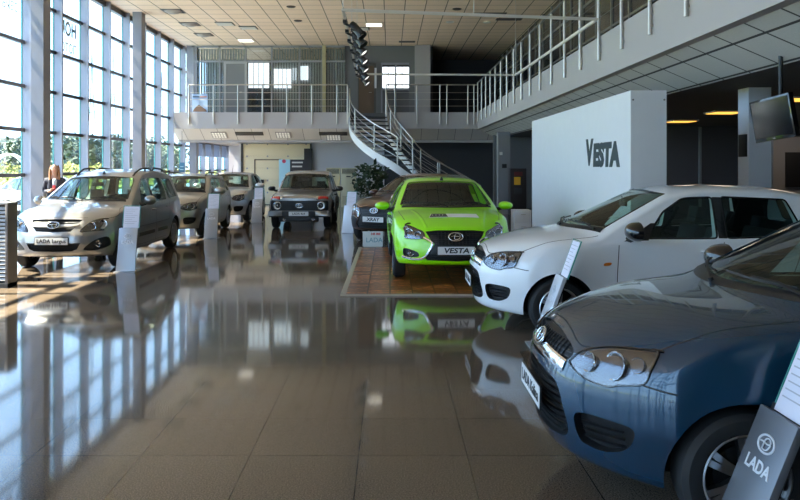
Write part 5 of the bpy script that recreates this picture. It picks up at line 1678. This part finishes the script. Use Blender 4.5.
for (a, b_, lb) in ((235, 263, 'long dark air vent in the rear soffit before the roller door'), (319, 347, 'long dark air vent in the rear soffit by the stairs')):
    x = sof((a + b_) / 2, 30.6, 3); wd = (b_ - a) * 30.6 / FPX
    t = thing('soffit_vent', lb, 'vent', (0, 0, 0), 0, 'soffit vents')
    M = TS @ Matrix.Translation((x, -.12, 0))
    b = MB(); b.box(-wd / 2, wd / 2, -.13, .13, -.03, 0, M); b.build('frame', M_VENT, t)
    b = MB()
    for k in range(4): b.box(-wd / 2 + .04, wd / 2 - .04, -.10 + .06 * k, -.08 + .06 * k, -.04, -.03, M)
    b.build('slat', pbr('vent_slat', (.10, .09, .085), .6), t)
# warm lamps under the balcony
WARM = pbr('warm_lamp', (1, .8, .4), .5, emit=(1.0, .50, .08), es=.75)
for (px, py, lb) in ((681, 120.5, 'warm yellow ceiling lamp next to the display wall'), (725, 111.5, 'warm yellow ceiling lamp beside the white column'), (801, 98, 'warm yellow ceiling lamp behind the hanging television')):
    x, y = cw(px, py, 2.88)
    t = thing('ceiling_lamp', lb, 'ceiling light', (x, y, 2.88), 0, 'lamps under the balcony')
    b = MB(); b.box(-.33, .33, -.33, .33, -.03, 0); b.build('tray', M_FIXW, t)
    b = MB(); b.box(-.29, .29, -.29, .29, -.042, -.03); b.build('diffuser', WARM, t)
    d = bpy.data.lights.new('lamp_light', 'AREA'); d.size = .5; d.energy = 3.5; d.color = (1, .90, .75)
    lo = bpy.data.objects.new('lamp_light', d); lo.location = (0, 0, -.06); COL.objects.link(lo); lo.parent = t

# ------------------------------------------------------------------ television on its pole
t = thing('television', 'black flat television tilted on a ceiling pole beside the white column', 'television', (4.2, 8.1, 2.88))
tm = Matrix.Translation((0, 0, -.66)) @ Matrix.Rotation(math.radians(-8.5), 4, Vector((.46, .89, 0))) @ Matrix.Rotation(math.radians(-80), 4, 'Z')
b = MB(); b.box(-.32, .32, -.03, .03, -.235, .235, tm); f = b.build('casing', GLOSSBLACK, t, bevel=.008)
b = MB(); b.box(-.295, .295, -.033, -.028, -.195, .21, tm); b.build('screen', pbr('tv_screen', (.006, .007, .009), .10, 0, 0, spec=.25), f)
b = MB(); b.box(-.02, .02, -.034, -.029, -.222, -.21, tm); b.build('badge', CHROME, f)
b = MB(); b.cyl((.14, .12, -.62), (.14, .12, .06), .025, 10); b.box(.04, .2, .02, .13, -.72, -.58); b.build('ceiling_pole', BLACK, t)
# things around the white column
b = MB(); b.box(5.365, 5.38, 11.14, 11.40, 1.84, 2.18); tag(b.build('wall_display', BLACK, bevel=.004), 'small black panel on the side of the white column', 'panel')
b = MB(); b.box(7.47, 8.3, 13.955, 13.995, 1.30, 1.96); tag(b.build('notice_board', pbr('board_black', (.012, .012, .014), .5), bevel=.005), 'black board on the grey partition behind the television', 'board')
b = MB(); b.box(5.72, 5.735, 11.2, 11.3, 1.25, 1.36); tag(b.build('light_switch', BLACK), 'small dark switch on the edge of the white column', 'switch')

# ------------------------------------------------------------------ rear things
t = thing('roller_door', 'cream sectional garage door with a wicket door behind the off-roader', 'garage door', (-4.98, 32.5, 0))
M_RD = pbr('garage_cream', (.78, .69, .48), .6, noise=(2, .04))
for k in range(5):
    b = MB(); b.box(-1.47, 1.47, 0, .06, .02 + .53 * k, .548 + .53 * k); b.build('door_section', M_RD, t, bevel=.004)
b = MB(); b.box(-1.56, -1.47, -.05, .1, 0, 2.68); b.box(1.47, 1.52, -.05, .1, 0, 2.68); b.box(-1.5, 1.5, .065, .1, 0, 2.68); b.build('guide_rail_and_backing', M_TRIMD, t)  # includes a hidden back plate added to block light between the sections
b = MB(); b.box(-.98, -.93, -.02, 0, 0, 2.0); b.box(-.98, .2, -.02, 0, 1.95, 2.0); wf = b.build('wicket_frame', pbr('wicket_brown', (.16, .12, .09), .6), t)
b = MB(); b.box(-.80, -.55, -.05, -.01, .95, 1.1); b.build('handle', BLACK, wf)
hg = MB()
for k in range(5):
    for x in (-1.3, -.4, .5, 1.3): hg.box(x - .03, x + .03, -.012, .0, .53 * k + .50, .53 * k + .57)
hg.build('hinge', M_ALU, t)
t = thing('poster_stand', 'black and blue advertising board standing behind the off-roader', 'advertising board', (-4.15, 30.6, 0))
x0, x1, x2 = px2x(279, 30.6) + 4.15, px2x(290, 30.6) + 4.15, px2x(312, 30.6) + 4.15
b = MB(); b.box(x0, x1, 0, .04, .05, py2z(159.5, 30.6)); b.build('blue_panel', pbr('poster_blue', (.30, .55, .70), .6), t)
b = MB(); b.box(x1, x2, 0, .04, .05, py2z(159.5, 30.6)); f = b.build('black_panel', pbr('poster_black', (.012, .012, .016), .5), t)
b = MB()
for z, w_ in ((py2z(162.5, 30.6), .45), (py2z(166.5, 30.6), .42)): b.box(x1 + .08, x1 + .08 + w_, -.005, 0, z - .03, z + .03)
b.build('printed_lines', pbr('print_pale', (.55, .52, .50), .6), f)
b = MB(); b.lathe([(0, .0), (.08, .0)], 20, frame(((x0 + x1) / 2 - .02, -.004, py2z(161.3, 30.6)), (1, 0, 0), (0, -1, 0))); b.build('red_mark', pbr('print_crimson', (.45, .02, .06), .6), t)
b = MB(); b.box(x0, x2, -.15, .2, 0, .05); b.build('foot', M_TRIMD, t)
b = MB(); b.box(px2x(304, 32.4), px2x(312, 32.4), 32.42, 32.55, py2z(171, 32.4), py2z(148.5, 32.4)); tag(b.build('wall_panel', pbr('panel_charcoal', (.014, .014, .016), .6)), 'dark upright panel on the wall edge right of the garage door', 'panel')
M_ACB = pbr('ac_beige', (.52, .48, .33), .5)
def ac(label, px0, px1, y):
    x0, x1 = px2x(px0, y), px2x(px1, y); w_ = x1 - x0
    t = thing('air_conditioner', label, 'air conditioner', ((x0 + x1) / 2, y, 0), 0, 'floor standing air conditioners')
    b = MB(); b.box(-w_ / 2, w_ / 2, 0, .32, 0, 1.62); b.build('cabinet', M_ACB, t, bevel=.02)
    b = MB(); b.box(-w_ / 2 + .04, w_ / 2 - .04, -.012, .01, 1.37, 1.58); g = b.build('outlet_grille', pbr('ac_outlet', (.03, .03, .025), .6), t)
    b = MB()
    for k in range(4): b.box(-w_ / 2 + .05, w_ / 2 - .05, -.016, -.012, 1.39 + .05 * k, 1.405 + .05 * k)
    b.build('vane', M_ACB, g)
    b = MB(); b.box(-.09, .09, -.008, .0, 1.24, 1.29); b.build('control_panel', BLACK, t)
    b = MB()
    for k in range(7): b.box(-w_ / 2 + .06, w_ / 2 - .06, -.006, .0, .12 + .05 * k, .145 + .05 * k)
    b.build('intake_slat', pbr('ac_slat_tan', (.30, .28, .2), .6), t)  # slats in a darker beige than the cabinet
ac('beige floor air conditioner half hidden by the off-roader', 326, 340, 30.9)
ac('beige floor air conditioner next to the potted plant', 341, 356, 30.6)
t = thing('potted_plant', 'bushy dark green potted plant below the staircase', 'plant', (-.65, 25.0, 0))
b = MB(); b.lathe([(0, 0), (.17, 0), (.23, .40), (.21, .40), (.19, .35), (0, .35)], 24); b.build('pot', pbr('pot_brown', (.10, .06, .04), .6), t, smooth=True)
b = MB()
for k in range(7):
    a = k * .9; b.tube([(0, 0, .35), (.12 * math.cos(a), .12 * math.sin(a), .8), (.25 * math.cos(a), .25 * math.sin(a), 1.25)], .012, 5)
b.build('stem', pbr('stem_brown', (.07, .06, .03), .8), t)
def leaves(b, n, cen, rad, size, r_):
    for _ in range(n):
        while True:
            p = Vector((r_.uniform(-1, 1), r_.uniform(-1, 1), r_.uniform(-1, 1)))
            if .25 < p.length < 1: break
        p = Vector((p.x * rad[0], p.y * rad[1], p.z * rad[2])) + Vector(cen)
        d = Vector((r_.uniform(-1, 1), r_.uniform(-1, 1), r_.uniform(-.7, .7))).normalized(); s_ = d.orthogonal().normalized()
        q = size * r_.uniform(.6, 1.3)
        b.add([p, p + d * q * .5 + s_ * q * .28, p + d * q, p + d * q * .5 - s_ * q * .28], [(0, 1, 2, 3)])
b = MB(); leaves(b, 420, (0, 0, 1.2), (.62, .55, .62), .20, rnd)
b.build('foliage', pbr('leaf_dark', (.018, .045, .016), .5), t)
# hanging sign, poster on the mezzanine
t = thing('hanging_sign', 'small blue sign hanging on a cord at the window wall', 'sign', (px2x(182, 30.5), 30.5, 0))
b = MB(); b.box(-.11, .11, -.01, .01, py2z(172, 30.5), py2z(162.5, 30.5)); f = b.build('sign_plate', pbr('sign_blue', (.04, .14, .25), .5), t)
b = MB()
for k in range(2): b.box(-.07, .07, -.014, -.01, py2z(170, 30.5) + .12 * k, py2z(170, 30.5) + .12 * k + .04)
b.build('sign_print', pbr('print_cyan', (.25, .42, .52), .6), f)
b = MB(); b.cyl((0, 0, py2z(162.5, 30.5)), (0, 0, 3.16), .008, 6); b.build('cord', M_TRIMD, t)
t = thing('poster', 'blue poster with a mountain scene behind the mezzanine railing', 'poster', (px2x(200, 30.6), 30.6, 3.88))
x0, x1 = px2x(192, 30.6) - px2x(200, 30.6), px2x(207.5, 30.6) - px2x(200, 30.6)
b = MB(); b.box(x0, x1, 0, .03, .03, py2z(94, 30.6) - 3.88); f = b.build('board', pbr('poster_sky', (.36, .50, .72), .6), t)
b = MB(); b.add([(x0 + .02, -.003, .06), (x1 - .02, -.003, .06), (x1 - .05, -.003, .14), (-.05, -.003, .36), (x0 + .1, -.003, .2)], [(0, 1, 2, 3, 4)]); b.build('printed_hill', pbr('poster_brown', (.16, .10, .07), .6), f)
b = MB(); b.box(x0 + .03, -.02, -.004, -.001, .66, .70); b.build('printed_line', INK, f); b = MB(); b.box(.0, x1 - .03, -.004, -.001, .66, .70); b.build('printed_line', pbr('print_orange', (.6, .2, .08), .6), f)
b = MB(); b.box(x0, x1, -.02, .12, 0, .03); b.build('foot', M_ALU, t)
# service corner right of the stairs
t = thing('coffee_machine', 'dark vending machine with a yellow sticker beside the dim column', 'vending machine', (px2x(519, 25.5), 25.5, 0))
b = MB(); b.box(-.30, .26, 0, .5, 0, 1.62); f = b.build('cabinet', pbr('machine_dark', (.03, .022, .022), .4), t, bevel=.02)
b = MB(); b.box(-.17, .05, -.012, 0, 1.05, 1.32); b.build('yellow_sticker', pbr('sticker_yellow', (.80, .42, .03), .5), f)
b = MB(); b.box(-.17, .12, -.012, 0, 1.36, 1.5); b.build('red_sticker', pbr('sticker_red', (.12, .02, .02), .5), f)
b = MB(); b.box(-.16, .1, -.014, 0, .75, .95); b.build('dispenser', M_DARKW, f)
t = thing('cabinet', 'low white cabinet beside the display wall', 'cabinet', (px2x(522, 17.4), 17.4, 0))
b = MB(); b.box(-.19, .22, 0, .45, 0, .66); f = b.build('body', pbr('cabinet_white', (.88, .88, .92), .5), t, bevel=.008)
b = MB(); b.box(-.17, .20, -.014, 0, .36, .63); d = b.build('drawer', pbr('cabinet_white', (.88, .88, .92), .5), t, bevel=.004)
b = MB(); b.cyl((-.03, -.03, .56), (.08, -.03, .56), .008, 6); b.build('handle', M_STEEL, d)
b = MB(); b.box(-.17, .20, -.014, 0, .04, .34); d = b.build('drawer', pbr('cabinet_white', (.88, .88, .92), .5), t, bevel=.004)
b = MB(); b.cyl((-.03, -.03, .27), (.08, -.03, .27), .008, 6); b.build('handle', M_STEEL, d)
b = MB(); b.box(px2x(504, 26) - .07, px2x(504, 26) + .09, 25.97, 26.0, py2z(168, 26), py2z(164, 26)); tag(b.build('door_phone', BLACK), 'small black box fixed to the dim column', 'intercom')
b = MB(); b.box(px2x(501, 26) - .05, px2x(501, 26) + .05, 25.98, 26.0, py2z(155, 26), py2z(152, 26)); tag(b.build('wall_switch', M_FIXW), 'small pale switch high on the dim column', 'switch')
for k, (px, py) in enumerate(((506, 141), (478, 148))):
    x, y = cw(px, py, 2.86)
    b = MB(); b.lathe([(0, -.05), (.12, -.045), (.14, 0)], 20, Matrix.Translation((x, min(y, 31.2), 2.855)))
    tag(b.build('downlight', M_FIXW, smooth=True), ('pale round downlight under the balcony near the dim column', 'pale round downlight under the mezzanine near the stairs')[k], 'ceiling light', 'downlights under the balcony')

# ------------------------------------------------------------------ louvred cabinet at the window wall
t = thing('louvred_cabinet', 'grey metal cabinet with horizontal louvres at the window wall', 'cabinet', (-5.98, 10.35, 0))
M_LOUV = pbr('louvre_grey', (.40, .39, .38), .45, .5)
b = MB(); b.box(-.60, .64, 0, .20, 0, 1.17); b.build('body', pbr('cabinet_dark', (.05, .045, .042), .6), t)
for k in range(19):
    b = MB(); b.box(-.60, .62, -.035, -.005, 0, .034, Matrix.Translation((0, 0, .09 + k * .055)) @ Matrix.Rotation(-.35, 4, 'X')); b.build('louvre', M_LOUV, t)
b = MB(); b.box(.62, .66, -.05, .22, 0, 1.18); b.build('corner_post', pbr('post_brown_grey', (.14, .125, .12), .5), t, bevel=.008)
b = MB(); b.box(-.60, .66, -.05, .22, 1.16, 1.19); b.build('top', M_LOUV, t, bevel=.005)
b = MB(); b.box(-.60, .66, -.06, .22, 0, .06); b.build('plinth', M_TRIMD, t)
# ------------------------------------------------------------------ the person behind the estate car
def skin_mesh(name, pts, edges, mat, parent, levels=2, smooth=True):
    me = bpy.data.meshes.new(name)
    me.from_pydata([p[0] for p in pts], edges, [])
    o = bpy.data.objects.new('skin_work', me); COL.objects.link(o)
    m = o.modifiers.new('skin', 'SKIN'); m.use_smooth_shade = True
    for i, v in enumerate(me.skin_vertices[0].data):
        r = pts[i][1]; v.radius = r if isinstance(r, tuple) else (r, r)
        v.use_root = i == 0
    sb = o.modifiers.new('sub', 'SUBSURF'); sb.levels = levels; sb.render_levels = levels
    dg = bpy.context.evaluated_depsgraph_get(); dg.update()
    m2 = bpy.data.meshes.new_from_object(o.evaluated_get(dg)); m2.name = name
    bpy.data.objects.remove(o)
    m2.materials.clear(); m2.materials.append(mat)
    m2.polygons.foreach_set('use_smooth', [True] * len(m2.polygons))
    r = bpy.data.objects.new(name, m2); COL.objects.link(r); r.parent = parent
    return r
M_SKIN = pbr('skin', (.50, .30, .22), .55)
M_HAIR = pbr('hair_blonde', (.32, .15, .06), .5, noise=(60, .35))
M_JACK = pbr('jacket_dark', (.03, .032, .05), .7)
M_SHIRT = pbr('shirt_pale_blue', (.45, .55, .68), .7)
M_TROU = pbr('trousers_black', (.02, .02, .024), .7)
t = thing('person', 'person with long blonde hair and dark jacket holding a phone behind the silver estate', 'person', (-7.66, 16.9, 0), math.radians(22))
P_ = [((0, 0, .95), (.155, .105)), ((0, .005, 1.08), (.125, .09)), ((0, .01, 1.22), (.145, .10)), ((0, .01, 1.36), (.150, .09)), ((0, .01, 1.45), (.06, .06)), ((0, -.01, 1.53), (.052, .052)),   # 0-5 pelvis..neck
      ((0, -.03, 1.60), (.072, .085)), ((0, -.035, 1.67), (.078, .095)), ((0, -.02, 1.735), (.050, .06)),                                                                   # 6-8 head
      ((.17, .01, 1.38), .055), ((.215, .03, 1.12), .043), ((.10, -.19, 1.10), .035), ((.06, -.25, 1.135), .030),                                                          # 9-12 left arm bent to the chest
      ((-.17, .01, 1.38), .055), ((-.215, .03, 1.12), .043), ((-.10, -.20, 1.13), .035), ((-.05, -.26, 1.165), .030),                                                     # 13-16 right arm
      ((.09, 0, .86), .085), ((.10, -.01, .49), .056), ((.10, .02, .10), .036), ((.105, -.09, .035), .035),                                                                 # 17-20 leg
      ((-.09, 0, .86), .085), ((-.10, -.01, .49), .056), ((-.10, .02, .10), .036), ((-.105, -.09, .035), .035)]
E_ = [(0, 1), (1, 2), (2, 3), (3, 4), (4, 5), (5, 6), (6, 7), (7, 8), (3, 9), (9, 10), (10, 11), (11, 12), (3, 13), (13, 14), (14, 15), (15, 16), (0, 17), (17, 18), (18, 19), (19, 20), (0, 21), (21, 22), (22, 23), (23, 24)]
for sd, w in ((1, 12), (-1, 16)):
    c = Vector(P_[w][0])
    for k, (dx, ln) in enumerate(((.028, .055), (.012, .066), (-.006, .062), (-.022, .05))):
        i = len(P_)
        P_.append(((c.x + sd * dx * .9, c.y - .045, c.z + .012), .0095))
        P_.append(((c.x + sd * dx - sd * .012, c.y - .045 - ln * .55, c.z + .018), .0085))
        P_.append(((c.x + sd * dx - sd * .035, c.y - .045 - ln * .7, c.z + .03), .0075))
        E_ += [(w, i), (i, i + 1), (i + 1, i + 2)]
    i = len(P_)
    P_.append(((c.x - sd * .03, c.y - .02, c.z + .03), .010)); P_.append(((c.x - sd * .04, c.y - .05, c.z + .05), .0085))
    E_ += [(w, i), (i, i + 1)]
body = skin_mesh('body', P_, E_, M_SKIN, t)
f = MB()
f.lathe([(0, .016), (.010, .010), (.016, -.01)], 10, frame((0, -.132, 1.625), (1, 0, 0), (0, -1, -.25)))
f.build('nose', M_SKIN, body, smooth=True)
for sx in (-.030, .030):
    e = MB(); e.lathe([(0, .008), (.008, .006), (.012, 0)], 10, frame((sx, -.124, 1.655), (1, 0, 0), (0, -1, 0))); e.build('eye', pbr('eye_dark', (.03, .025, .02), .3), body, smooth=True)
    e = MB(); e.lathe([(0, .012), (.02, .008), (.028, -.01)], 10, Matrix.Translation((sx * 2.75, -.03, 1.64)) @ Matrix.Rotation(PI / 2 * (1 if sx > 0 else -1), 4, 'Y')); e.build('ear', M_SKIN, body, smooth=True)
e = MB(); e.box(-.024, .024, -.124, -.112, 1.578, 1.590); e.build('mouth', pbr('lips', (.45, .13, .12), .5), body, bevel=.004)
hair = [((0, .01, 1.735), (.085, .09)), ((0, .045, 1.66), (.098, .075)), ((0, .06, 1.54), (.10, .05)), ((0, .07, 1.38), (.115, .035)),
        ((.085, 0, 1.66), .024), ((.098, -.01, 1.52), .028), ((.095, -.05, 1.38), .026), ((.09, -.085, 1.28), .014), ((-.085, 0, 1.66), .024), ((-.098, -.01, 1.52), .028), ((-.095, -.05, 1.38), .026), ((-.09, -.085, 1.28), .014)]
skin_mesh('hair', hair, [(0, 1), (1, 2), (2, 3), (0, 4), (4, 5), (5, 6), (6, 7), (0, 8), (8, 9), (9, 10), (10, 11)], M_HAIR, t)
sh = [((0, 0, .98), (.165, .115)), ((0, .005, 1.10), (.135, .10)), ((0, .01, 1.22), (.155, .11)), ((0, .01, 1.37), (.155, .097)), ((0, .005, 1.455), (.066, .066)), ((.175, .01, 1.385), .063), ((.22, .03, 1.12), .051), ((.115, -.17, 1.10), .042), ((-.175, .01, 1.385), .063), ((-.22, .03, 1.12), .051), ((-.115, -.18, 1.13), .042)]
skin_mesh('jacket', sh, [(0, 1), (1, 2), (2, 3), (3, 4), (3, 5), (5, 6), (6, 7), (3, 8), (8, 9), (9, 10)], M_JACK, t)
skin_mesh('shirt', [((0, -.062, 1.22), (.05, .05)), ((0, -.062, 1.34), (.058, .05)), ((0, -.03, 1.42), (.055, .05))], [(0, 1), (1, 2)], M_SHIRT, t)
ve = []
for sx in (.085, -.085): ve.append([((sx, 0, .97), (.10, .128)), ((sx, .005, 1.10), (.075, .112)), ((sx, .01, 1.24), (.085, .122)), ((sx * 1.15, .01, 1.37), (.075, .108)), ((sx * 1.6, .01, 1.41), (.05, .075))])
for v in ve: skin_mesh('vest', v, [(0, 1), (1, 2), (2, 3), (3, 4)], M_JACK, t)
tr = [((0, 0, .94), (.168, .118)), ((.092, 0, .85), .096), ((.102, -.01, .49), .068), ((.102, .02, .09), .055), ((-.092, 0, .85), .096), ((-.102, -.01, .49), .068), ((-.102, .02, .09), .055)]
skin_mesh('trousers', tr, [(0, 1), (1, 2), (2, 3), (0, 4), (4, 5), (5, 6)], M_TROU, t)
for sx in (.104, -.104):
    b = MB(); b.box(sx - .042, sx + .042, -.17, .07, 0, .075); b.build('shoe', BLACK, t, bevel=.025)
R_ = Matrix.Translation((-7.66, 16.9, 0)) @ Matrix.Rotation(math.radians(22), 4, 'Z')
b = MB(); b.box(-.035, .035, -.006, .006, -.07, .07, R_ @ Matrix.Translation((.0, -.325, 1.205)) @ Matrix.Rotation(-.5, 4, 'X'))
tag(b.build('phone', pbr('phone_red', (.20, .02, .03), .3), bevel=.004), 'dark red phone in the hands of the blonde person', 'phone')

# ------------------------------------------------------------------ outdoors: trees, shrubs, far buildings, a parked car
def tree(label, px, D, h, rx, crown_mat, n=620, trunk=True, kind='tree'):
    x = (px - 390) * D / FPX
    t = thing(kind, label, kind, (x, D, -.15), rnd.uniform(0, 6), 'trees beyond the glass' if trunk else 'shrubs beyond the glass')
    b = MB(); leaves(b, n, (0, 0, h * (.60 if trunk else .5)), (rx, rx, h * (.42 if trunk else .5)), h * .12, rnd); leaves(b, n // 3, (0, 0, h * .55), (rx * .6, rx * .6, h * .32), h * .12, rnd)
    b.build('foliage', crown_mat, t)
    b = MB(); b.tube([(0, 0, 0), (.05, 0, h * .3), (0, .05, h * .7)], .1, 7, radii=[h * .03, h * .022, h * .01])
    if trunk: b.tube([(.04, 0, h * .35), (rx * .4, .1, h * .6)], .05, 5, radii=[h * .014, h * .006]); b.tube([(.04, 0, h * .35), (-rx * .4, -.1, h * .65)], .05, 5, radii=[h * .014, h * .006])
    b.build('trunk', pbr('bark', (.08, .06, .045), .9), t)
M_T1 = pbr('foliage_dark', (.020, .050, .028), .7); M_T2 = pbr('foliage_green', (.045, .085, .022), .7); M_T3 = pbr('foliage_yellow', (.20, .20, .02), .7)
for i, (px, D, h, rx, m, lb) in enumerate(((63, 70, 4.6, 2.2, M_T1, 'dark green tree at the edge of the second window bay'), (70, 84, 5.6, 2.6, M_T1, 'dark tree directly behind the yellow shrub'), (79, 78, 4.6, 2.4, M_T2, 'green tree beside the third window mullion'),
        (91, 76, 4.9, 2.3, M_T1, 'dark green tree before the fourth window bay'), (98, 92, 5.4, 2.6, M_T1, 'tall dark tree behind the roof rails of the silver estate'), (112, 82, 5.0, 2.6, M_T1, 'dark tree seen right of the silver estate roof'),
        (120, 96, 6.0, 2.8, M_T2, 'green tree left of the second column'), (148, 90, 4.8, 2.6, M_T1, 'dark tree right of the second column'), (158, 100, 5.6, 3.0, M_T1, 'dark tree above the beige wagon'), (169, 96, 4.8, 2.8, M_T2, 'green tree at the end of the window wall'),
        (14, 120, 6.0, 3.4, M_T1, 'dark tree beside the blue building outside'), (26, 110, 6.4, 3.4, M_T1, 'dark tree between the first column and blue building'), (-30, 100, 7, 4, M_T1, 'large dark tree outside the first window bays'))):
    tree(lb, px, D, h, rx, m)
for (px, D, h, rx, lb) in ((69, 52, 2.2, 1.1, 'yellow green shrub outside the second window bay'), (95, 60, 2.1, 1.2, 'yellow green shrub outside the fourth window bay'), (30, 44, 2.0, 1.4, 'yellow green shrub beside the first column'), (3, 60, 2.2, 1.6, 'yellow green shrub before the blue building')):
    tree(lb, px, D, h, rx, M_T3, 420, False, 'shrub')
M_BLUE = pbr('cladding_blue', (.05, .14, .26), .6)
x0, x1 = px2x(-60, 150), px2x(22, 150)
t = thing('building', 'low blue building far outside the nearest window bays', 'building', ((x0 + x1) / 2, 150, -.3))
w_ = (x1 - x0) / 2
b = MB(); b.box(-w_, w_, 0, 10, 0, 7.2); b.build('wall', M_BLUE, t)
b = MB(); b.box(-w_ - .4, w_ + .4, -.4, 10.4, 7.2, 7.7); b.build('roof', pbr('roof_grey', (.12, .12, .13), .7), t)
for k in range(6):
    xx = -w_ + 1.4 + k * (2 * w_ - 2) / 6
    b = MB(); b.box(xx, xx + 1.5, -.06, .02, 2.6, 5.2); b.build('window', pbr('far_glass', (.25, .33, .40), .2), t)
x0, x1 = px2x(66, 170), px2x(128, 170)
t = thing('building', 'long grey roadside building beyond the trees', 'building', ((x0 + x1) / 2, 170, -.3))
w_ = (x1 - x0) / 2
b = MB(); b.box(-w_, w_, 0, 8, 0, 4.4); b.build('wall', pbr('far_wall_grey', (.25, .28, .31), .8), t)
b = MB(); b.box(-w_ - .3, w_ + .3, -.3, 8.3, 4.4, 4.8); b.build('roof', pbr('roof_grey', (.12, .12, .13), .7), t)
t = thing('arch', 'white tubular arch on the lawn before the blue building', 'arch', (px2x(7, 46), 46, -.15))
b = MB()
for dy in (0, .5): b.tube([(1.5 * math.cos(a), dy, 2.6 * math.sin(a)) for a in np.linspace(0, PI, 17)], .05, 6)
b.build('frame', pbr('arch_white', (.7, .72, .75), .5), t, smooth=True)
for sx in (-1.5, 1.5):
    b = MB(); b.box(sx - .1, sx + .1, -.1, .6, 0, .08); b.build('foot', pbr('arch_white', (.7, .72, .75), .5), t)
c_out = copy_tree(c_white)
c_out['label'] = 'white car parked outdoors behind the first window bay'; c_out['group'] = 'cars parked outdoors'
c_out.location = (-11.6, 24.0, -.12); c_out.rotation_euler = (0, 0, 0)
